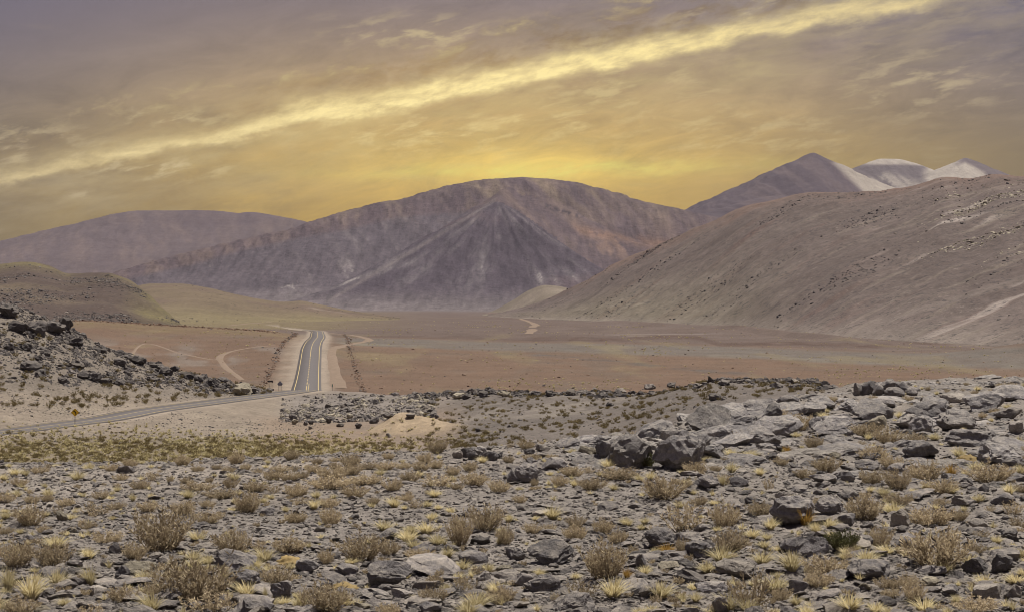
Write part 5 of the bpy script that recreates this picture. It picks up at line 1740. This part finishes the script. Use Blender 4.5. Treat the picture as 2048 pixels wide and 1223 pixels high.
def f_tuft(p, px, py, wm, w):
    ph = ("small " if w < 24 else "") + "straw grass tuft"
    put([("grass_tuft", P_STRAW[int(RNG.integers(0, 5))])], "grass_tuft", "grass tuft", ph, G_TUFT, (p.x, p.y, p.z - 0.01), (wm, wm, wm * RNG.uniform(0.55, 0.85)), (0, 0, RNG.uniform(0, 6.28)), w)


def den_sh(px, py):
    rim_ = max(0.0, 1 - abs(py - (HY + 3 * F / float(edge_d(px)) + 18)) / 40) * (1.0 if px > 250 else 0.35)
    return max(rim_, 0.30 if px > 1350 and py < 1010 else 0.10)


fill(85, (0.20, 0.42), f_shrub, 1.03, den_sh, 0.36)
fill(215, (0.13, 0.34), f_tuft, 1.02, lambda px, py: 0.9 if (px > 1350 or py > 1080 or py < 1000) else 0.35, 0.34, 411)
fill(70, (0.14, 0.36), f_rock, 1.02, lambda px, py: 1.0 if (px > 1300 or py > 1120) else 0.22, 0.38, 421)

# ------------------------------------------------------------------ boulders on the rocky spur and along the far rim
G_SPUR, G_RIM, G_RUB = "boulders on the rocky spur above the road", "boulders along the dark rim beyond the hollow", "blocks in the rubble tip below the road crest"
for px, py, w, h, o in [
    (12, 636, 40, 26, dict(own="dark jagged crag on the crest of the rocky spur", lm="the dark crag")), (36, 664, 40, 22, dict(tone="dark")), (74, 670, 42, 26, dict(own="black shadowed cliff block in the ledge of the rocky spur", lm="the black ledge")), (108, 666, 42, 24, dict(tone="dark")),
    (130, 660, 30, 26, {}), (150, 692, 32, 18, {}), (150, 738, 44, 15, dict(own="smooth flat grey slab halfway down the rocky spur", lm="the smooth grey slab")), (168, 758, 30, 18, dict(own="rounded egg shaped boulder low on the rocky spur", lm="the egg shaped boulder")), (188, 762, 28, 17, {}), (210, 768, 28, 14, {}),
    (60, 742, 44, 16, {}), (50, 700, 26, 14, {}), (14, 698, 26, 14, {}), (200, 704, 24, 14, {}), (240, 732, 28, 15, {}), (272, 728, 36, 17, {}), (312, 740, 30, 15, {}), (332, 752, 32, 16, {}), (372, 757, 32, 15, {}), (422, 772, 28, 17, {}), (446, 768, 24, 15, {}),
    (128, 768, 26, 14, {}), (236, 770, 26, 12, {}), (300, 762, 24, 12, {}), (90, 712, 22, 12, {}), (486, 790, 42, 22, dict(own="pale broken rock face at the road cutting", lm="the pale broken rock face", mat="pale", tone="pale")), (504, 788, 20, 14, {}), (462, 776, 22, 14, {}), (395, 764, 22, 13, {}), (350, 742, 20, 11, {}),
]:
    o = dict(o)
    if isinstance(o.get("mat"), str):
        o["mat"] = M[o["mat"]]
    o.setdefault("mat", M["crag"])
    rock_at(px, py, w, h, dmin=250, group=G_SPUR, name="boulder", rough=0.2, **o)
for px, py, w, h, o in [
    (915, 797, 26, 12, dict(mat="pale", tone="pale")), (965, 794, 24, 12, {}), (932, 798, 20, 12, dict(tone="dark")), (1010, 793, 26, 11, dict(mat="pale", own="flat pale boulder topping the dark rim", lm="the flat pale rim boulder")), (1070, 791, 28, 11, {}), (1100, 792, 22, 12, {}), (1142, 790, 24, 11, {}), (1182, 792, 22, 12, {}),
    (1240, 786, 26, 10, {}), (1300, 778, 24, 10, {}), (1345, 774, 24, 10, {}), (1395, 776, 22, 10, {}), (1450, 770, 26, 9, {}), (1552, 776, 28, 12, {}), (1590, 778, 24, 12, {}), (1650, 782, 40, 18, dict(own="largest dark boulder where the far rim meets the plateau", lm="the largest rim boulder")), (1430, 800, 26, 12, dict(tone="dark")), (1220, 812, 20, 10, {}),
]:
    o = dict(o)
    if isinstance(o.get("mat"), str):
        o["mat"] = M[o["mat"]]
    o.setdefault("mat", M["farrock"])
    rock_at(px, py, w, h, dmin=240, group=G_RIM, name="boulder", rough=0.2, **o)
for px, py, w, h, o in [
    (588, 848, 16, 10, dict(mat="pale", tone="pale", own="white flat block lying at the lower end of the rubble tip", lm="the white flat block")), (586, 840, 18, 12, {}), (611, 850, 10, 9, dict(tone="dark")), (622, 848, 12, 8, {}), (657, 846, 14, 12, {}), (680, 853, 16, 9, {}), (716, 856, 14, 10, dict(tone="dark", own="dark block at the lowest edge of the rubble tip", lm="the lowest dark block")), (748, 846, 22, 13, {}),
    (778, 836, 20, 11, {}), (700, 838, 16, 10, dict(mat="pale", tone="pale")), (655, 836, 14, 9, dict(mat="pale", tone="pale")), (820, 836, 18, 9, {}), (873, 836, 10, 8, dict(own="lone rock on grey gravel past the rubble tip", lm="the lone gravel rock")), (620, 858, 10, 7, {}), (777, 874, 12, 8, dict(own="lone grey rock on the slope of the earth mound")), (955, 863, 13, 7, dict(own="pair of dark stones alone on the grey hollow floor")),
]:
    o = dict(o)
    if isinstance(o.get("mat"), str):
        o["mat"] = M[o["mat"]]
    o.setdefault("mat", M["farrock"])
    rock_at(px, py, w, h, dmin=240, group=G_RUB, name="boulder", rough=0.2, sink=0.15, **o)

# ------------------------------------------------------------------ stuff: gravel, rubble, scrub, grass
N = 60000
px, d = plateau_pts(N)
sz = np.clip(np.exp(RNG.normal(math.log(0.047), 0.45, N)), 0.016, 0.15) * np.clip(d / 30, 0.75, 1.5) ** 0.6
scat_rand("gravel", "grey flat shards of volcanic gravel covering the plateau", px, d, sz, P_SHARD, 0.0, 0.26, (0.7, 1.3), off=np.where(RNG.uniform(size=N) < 0.35, 0.13, -0.05) * sz)
N = 2300
px, d = plateau_pts(N)
keep = RNG.uniform(size=N) < np.where(px > 1250, 1.0, np.where(d < 23, 0.75, 0.28))
px, d = px[keep], d[keep]
sz = np.clip(np.exp(RNG.normal(math.log(0.115), 0.40, len(px))), 0.07, 0.30)
scat_rand("rubble", "broken grey stones strewn over the plateau", px, d, sz, P_STONE, 0.05, 0.3, (0.7, 1.2))
N = 2600
px, d = plateau_pts(N)
sz = np.clip(np.exp(RNG.normal(math.log(0.17), 0.40, N)), 0.09, 0.42) * np.where((px < 1000) & (d > 21), 0.66, 1.0)
scat_rand("rubble", "flat slabs of grey rock lying loose on the plateau", px, d, sz, P_SHARD, -0.07, 0.16, (0.5, 0.9))
# bedrock shelves of the higher side
N = 760
px, d = RNG.uniform(1150, 2180, N), None
py0 = HY + 3.0 * F / (edge_d(px) * 1.0)
py = py0 + RNG.uniform(0, 1, N) ** 1.5 * np.interp(px, [1150, 1450, 1700, 2100], [45, 110, 190, 230])
d = 3.0 * F / (py - HY)
sz = np.exp(RNG.normal(math.log(0.52), 0.42, N))
scat_rand("bedrock_shelves", "grey bedrock shelves breaking the surface of the higher ground", px, d, sz, P_LEDGE, 0.06, 0.14, (0.55, 1.0))

# small sprouts between the stones
N = 900
px, d = plateau_pts(N)
scat_rand("dry_sprouts", "small dry sprouts of grass between the stones", px, d, RNG.uniform(0.05, 0.13, N), P_LOWSTRAW + P_TWIGLOW, 0.0, 0.1, (0.6, 1.0))

# rocky spur above the road
N = 26000
px = RNG.uniform(-250, 540, N)
lo = np.interp(px, [-250, 0, 150, 300, 450, 540], [352, 352, 362, 388, 408, 414])
hi = np.interp(px, [-250, 0, 150, 300, 450, 540], [448, 438, 436, 447, 448, 444])
d = lo + (hi - lo) * RNG.uniform(0, 1, N)
cl = fbm(px * 0.03, d * 0.09, 201, 3)
keep = RNG.uniform(size=N) < 0.30 + 0.70 * sst(cl + 0.35 * (d - lo) / (hi - lo), -0.05, 0.4)
px, d, cl = px[keep], d[keep], cl[keep]
sz = np.clip(0.50 * (1 - RNG.uniform(0, 1, len(px))) ** -0.42, 0.5, 2.8) * (0.75 + 0.5 * sst(cl, 0, 0.4))
scat_rand("rubble", "dark broken rocks covering the spur above the road", px, d, sz * 0.8, P_FAR[:4] + P_FARDARK * 2, 0.08, 0.4, (0.8, 1.4))
N = 380
px = RNG.uniform(-250, 540, N)
d = np.interp(px, [-250, 0, 150, 300, 450, 540], [325, 325, 335, 365, 400, 410]) + RNG.uniform(0, 1, N) ** 1.5 * 85
scat_rand("scrub", "brown scrub dotted among the rocks of the spur", px, d, RNG.uniform(0.6, 1.35, N), P_SCRUB, 0.02, 0.1, (0.7, 1.0))
# road banks
N = 9000
px = np.concatenate([RNG.uniform(-250, 650, 6200), RNG.uniform(-200, 520, 2800)])
d = np.concatenate([RNG.uniform(265, 345, 6200), np.interp(px[6200:], [-250, 0, 150, 300, 450, 540], [312, 314, 330, 362, 398, 410]) + RNG.uniform(0, 34, 2800)])
rd = np.abs(road_dist((px - CX) / F * d, d)[0])
k = rd > 5.5
scat_rand("rubble", "small stones scattered on the pale banks of the road", px[k], d[k], np.exp(RNG.normal(math.log(0.20), 0.5, k.sum())), P_FAR + P_FARDARK + P_PALE[:2], 0.08, 0.4)
# rubble tip
N = 4200
px = RNG.uniform(560, 870, N)
d = 338 + RNG.uniform(0, 1, N) ** 1.2 * 76
tip = sst(fbm(px * 0.02, d * 0.08, 211, 3) + 0.4 * (d < np.interp(px, [560, 700, 870], [372, 385, 398])), -0.1, 0.4)
rd = np.abs(road_dist((px - CX) / F * d, d)[0])
k = (RNG.uniform(size=N) < 0.12 + 0.88 * tip) & (rd > 8)
sz = np.clip(0.34 * (1 - RNG.uniform(0, 1, k.sum())) ** -0.42, 0.3, 1.9)
scat_rand("rubble", "tip of broken grey rock below the road crest", px[k], d[k], sz, P_FAR + P_PALE, 0.05, 0.5, (0.8, 1.5))
# grey hollow and its dark rim
N = 2800
px = RNG.uniform(860, 1700, N)
d = RNG.uniform(215, 395, N)
scat_rand("rubble", "stones scattered over the grey hollow", px, d, np.clip(0.15 * (1 - RNG.uniform(0, 1, N)) ** -0.42, 0.13, 1.0), P_FAR, 0.08, 0.4)
N = 3600
px = RNG.uniform(820, 1720, N)
rim_d = np.interp(px, [820, 1000, 1100, 1200, 1350, 1450, 1600, 1720], [395, 389, 372, 352, 325, 303, 302, 302])
d = rim_d + np.abs(RNG.normal(0, 1, N)) * -9 + 3
k = RNG.uniform(size=N) < 0.3 + 0.7 * sst(fbm(px * 0.025, px * 0 + 1.1, 221, 3), -0.2, 0.3)
scat_rand("rubble", "dark rocks heaped along the far rim of the hollow", px[k], d[k], np.clip(0.60 * (1 - RNG.uniform(0, 1, k.sum())) ** -0.40, 0.5, 2.3), P_FARDARK * 2 + P_FAR[:3], 0.0, 0.4, (0.7, 1.3))
N = 950
px = RNG.uniform(850, 1650, N)
d = RNG.uniform(235, 390, N)
scat_rand("scrub", "brown scrub dotted over the grey hollow", px, d, RNG.uniform(0.35, 0.95, N), P_SCRUB, 0.02, 0.1, (0.6, 0.9))
# yellow grass slope
N = 8500
px = RNG.uniform(-250, 1000, N)
d = RNG.uniform(205, 314, N)
k = RNG.uniform(size=N) < (1 - sst(px, 450, 1050)) * (1 - sst(d + 16 * fbm(px * 0.01, d * 0.05, 231, 3), 270, 318)) * 0.85 + 0.03
scat_rand("grass", "yellow grass clumps covering the slope below the road", px[k], d[k], RNG.uniform(0.35, 0.85, k.sum()), P_LOWTUFT, 0.0, 0.1, (0.6, 0.9))
N = 3600
px = RNG.uniform(-250, 1000, N)
d = RNG.uniform(205, 300, N)
k = RNG.uniform(size=N) < (1 - 0.65 * sst(px, 450, 900)) * (1 - 0.85 * sst(d, 270, 290))
scat_rand("scrub", "brown scrub between the yellow grass clumps", px[k], d[k], RNG.uniform(0.4, 0.95, k.sum()), P_SCRUB, 0.02, 0.1, (0.5, 0.8))
# valley floor
N = 16000
px = RNG.uniform(-100, 2250, N)
d = np.exp(RNG.uniform(math.log(480), math.log(1900), N))
cl = fbm((px - CX) / F * d * 0.02, d * 0.008, 241, 4)
rd = np.abs(road_dist((px - CX) / F * d, d)[0])
k = (RNG.uniform(size=N) < 0.06 + 0.9 * sst(cl, 0.12, 0.4)) & (rd > 15)
scat_rand("grass", "yellow grass specks in drifts over the red valley floor", px[k], d[k], RNG.uniform(0.5, 1.25, k.sum()) * (d[k] / 700) ** 0.3, P_LOWTUFT, 0.0, 0.1, (0.4, 0.7))
N = 6000
px = RNG.uniform(-100, 2250, N)
d = np.exp(RNG.uniform(math.log(480), math.log(1700), N))
rd = np.abs(road_dist((px - CX) / F * d, d)[0])
k = rd > 14
scat_rand("rubble", "brown stones dotted over the red valley floor", px[k], d[k], np.clip(0.3 * (1 - RNG.uniform(0, 1, k.sum())) ** -0.4, 0.25, 1.6), P_RED + P_FAR[:2], 0.08, 0.4, (0.7, 1.2))
# berms of pushed-up stones along the straight road
kk = RNG.integers(int(np.searchsorted(RC[:, 1], 500)), int(np.searchsorted(RC[:, 1], 1150)), 1500)
sd_ = np.where(RNG.uniform(size=1500) < 0.5, -1, 1)
of = np.where(sd_ < 0, -12.5, 15.5) + RNG.normal(0, 0.7, 1500)
x, y = RC[kk, 0] + RN[kk, 0] * of, RC[kk, 1] + RN[kk, 1] * of
scat_rand("rubble", "berms of pushed up brown stones beside the straight road", CX + F * x / y, y, np.clip(0.32 * (1 - RNG.uniform(0, 1, 1500)) ** -0.4, 0.3, 1.3), P_RED * 2 + P_FAR[:3], 0.0, 0.4, (0.8, 1.2))
N = 700
px = RNG.uniform(120, 560, N)
d = np.interp(px, [120, 300, 560], [985, 1015, 1005]) + RNG.normal(0, 14, N)
scat_rand("rubble", "brown stones along the crest of the red flat", px, d, np.clip(0.7 * (1 - RNG.uniform(0, 1, N)) ** -0.4, 0.6, 2.6), P_RED, 0.0, 0.4, (0.6, 1.0))

# boulders on the slopes of the hills
def on_hill(key, n, size, protos, weight, name, label, zs=(0.7, 1.1)):
    Pm, PXg, T = [v for k_, v in HILLS.items() if key in k_][0]
    wgt_ = weight(Pm[..., 0], Pm[..., 1], PXg, T).clip(0, None) * (T > 0.03) * (T < 1.0) * (PXg > -60) * (PXg < 2120)
    a, c_ = np.array(Pm.shape[:2]) - 1
    cdf = np.cumsum(wgt_[:-1, :-1].ravel())
    ii = np.searchsorted(cdf, RNG.uniform(0, cdf[-1], n))
    i_, j_ = np.unravel_index(np.clip(ii, 0, a * c_ - 1), (a, c_))
    u, v = RNG.uniform(size=n)[:, None], RNG.uniform(size=n)[:, None]
    p_ = (Pm[i_, j_] * (1 - u) + Pm[i_ + 1, j_] * u) * (1 - v) + (Pm[i_, j_ + 1] * (1 - u) + Pm[i_ + 1, j_ + 1] * u) * v
    sz_ = np.clip(size[0] * (1 - RNG.uniform(0, 1, n)) ** -0.40, size[0], size[1])
    rot_ = np.stack([RNG.normal(0, 0.3, n), RNG.normal(0, 0.3, n), RNG.uniform(0, 6.28, n)], -1)
    scl_ = np.stack([sz_, sz_ * RNG.uniform(0.8, 1.2, n), sz_ * RNG.uniform(zs[0], zs[1], n)], -1)
    scatter(name, label, p_ - np.array((0, 0, 0.05)) * sz_[:, None], rot_, scl_, RNG.integers(0, len(protos), n), protos)


def w_dark(X, Y, px_, T):
    n_ = fbm((X * 0.8 + Y * 0.6) * 0.004, (Y * 0.8 - X * 0.6) * 0.012, 301, 5)
    a = band(px_, 1180, 1760, 60) * (0.25 + np.exp(-((T - np.interp(px_, [1180, 1450, 1750], [0.95, 0.72, 0.75])) / 0.16) ** 2))
    c_ = sst(px_, 1820, 1980) * np.exp(-((T - 0.70) / 0.2) ** 2) * 0.6
    return sst(n_, -0.02, 0.35) ** 2 * (a + c_ + 0.04)


on_hill("broad bare brown", 2000, (1.1, 3.6), P_FARDARK, w_dark, "rubble", "dark boulders strewn in bands across the great brown slope")
on_hill("broad bare brown", 900, (1.4, 5.0), P_PALE, lambda X, Y, p_, T: sst(fbm((X * 0.8 + Y * 0.6) * 0.005, (Y * 0.8 - X * 0.6) * 0.02, 311, 4), 0.10, 0.35) ** 2 * sst(p_, 1780, 1960) * band(T, 0.25, 0.85, 0.1),
        "rubble", "pale rock outcrops on the far end of the great brown slope", (0.5, 0.8))
on_hill("dark stony hillside", 3800, (0.9, 3.6), P_FARDARK + P_FAR[:3], lambda X, Y, p_, T: sst(fbm(X * 0.012, Y * 0.012, 321, 4) + 0.15, -0.1, 0.3) ** 2 * band(T, 0.05, 0.8, 0.1) * (1 - 0.8 * sst(p_, 260, 330)),
        "rubble", "dark scree stones on the hillside above the rocky spur")
on_hill("low tan grassy", 500, (0.8, 2.2), P_FARDARK, lambda X, Y, p_, T: sst(fbm(X * 0.012, Y * 0.012, 331, 4), 0.0, 0.3), "rubble", "dark stones dotted on the low tan hill")

# ------------------------------------------------------------------ labels: each says which one, by its look and its neighbour
LMS = [t for t in THINGS if t["lm"]]
NUM = ["", "second ", "third ", "fourth ", "fifth ", "sixth ", "seventh ", "eighth ", "ninth ", "tenth ", "eleventh ", "twelfth "]
todo = {}
used = set()
for t in THINGS:
    t["py"] = HY - (t["o"].location.z - CZ) * F / t["d"]
    if t["own"]:
        t["o"]["label"] = t["own"]
        used.add(t["own"])
for t in THINGS:
    if t["own"]:
        continue
    far = t["d"] > 150
    best = sorted((math.hypot(t["px"] - l["px"], 2.2 * (t["py"] - l["py"])), i) for i, l in enumerate(LMS) if l is not t and (l["d"] > 150) == far)
    pick = None
    rels = []
    for dist, i in best[:3]:
        l = LMS[i]
        ddx, ddy = t["px"] - l["px"], t["py"] - l["py"]
        if abs(ddy) * 2.2 > abs(ddx):
            rel = "behind" if ddy < 0 else "in front of"
        else:
            rel = "beside"
        rels.append((rel, l["lm"], dist))
    t["rels"] = rels
    t["key"] = (t["ph"], rels[0][0], rels[0][1]) if rels else (t["ph"], "on", "the " + t["o"]["group"].split(" on ")[-1].split(" in ")[-1].split(" along ")[-1])
    todo.setdefault(t["key"], []).append(t)
for key, ts in sorted(todo.items()):
    ph, rel, lm = key
    sub = {}
    for t in ts:
        k2 = ""
        if len(ts) > 1 and len(t["rels"]) > 1:
            k2 = ", toward " + t["rels"][1][1]
        sub.setdefault(k2, []).append(t)
    for k2, tt in sub.items():
        tt.sort(key=lambda t: t["rels"][0][2] if t["rels"] else t["px"])
        for i, t in enumerate(tt):
            lab = f"{NUM[min(i, 11)]}{ph} {rel} {lm}{k2}"
            if i > 11:
                lab = f"{ph} far out {rel} {lm}{k2}"
            if len(lab.split()) > 16:
                lab = f"{NUM[min(i, 11)]}{ph} {rel} {lm}"
            j = 1
            while lab in used and j < 11:
                lab = f"{NUM[j]}{ph} {rel} {lm}{k2}"
                j += 1
            if len(lab.split()) > 16:
                lab = lab.replace(k2, "") if k2 and lab.replace(k2, "") not in used else lab.replace(" grass", "").replace(" twiggy", "")
            used.add(lab)
            t["o"]["label"] = lab
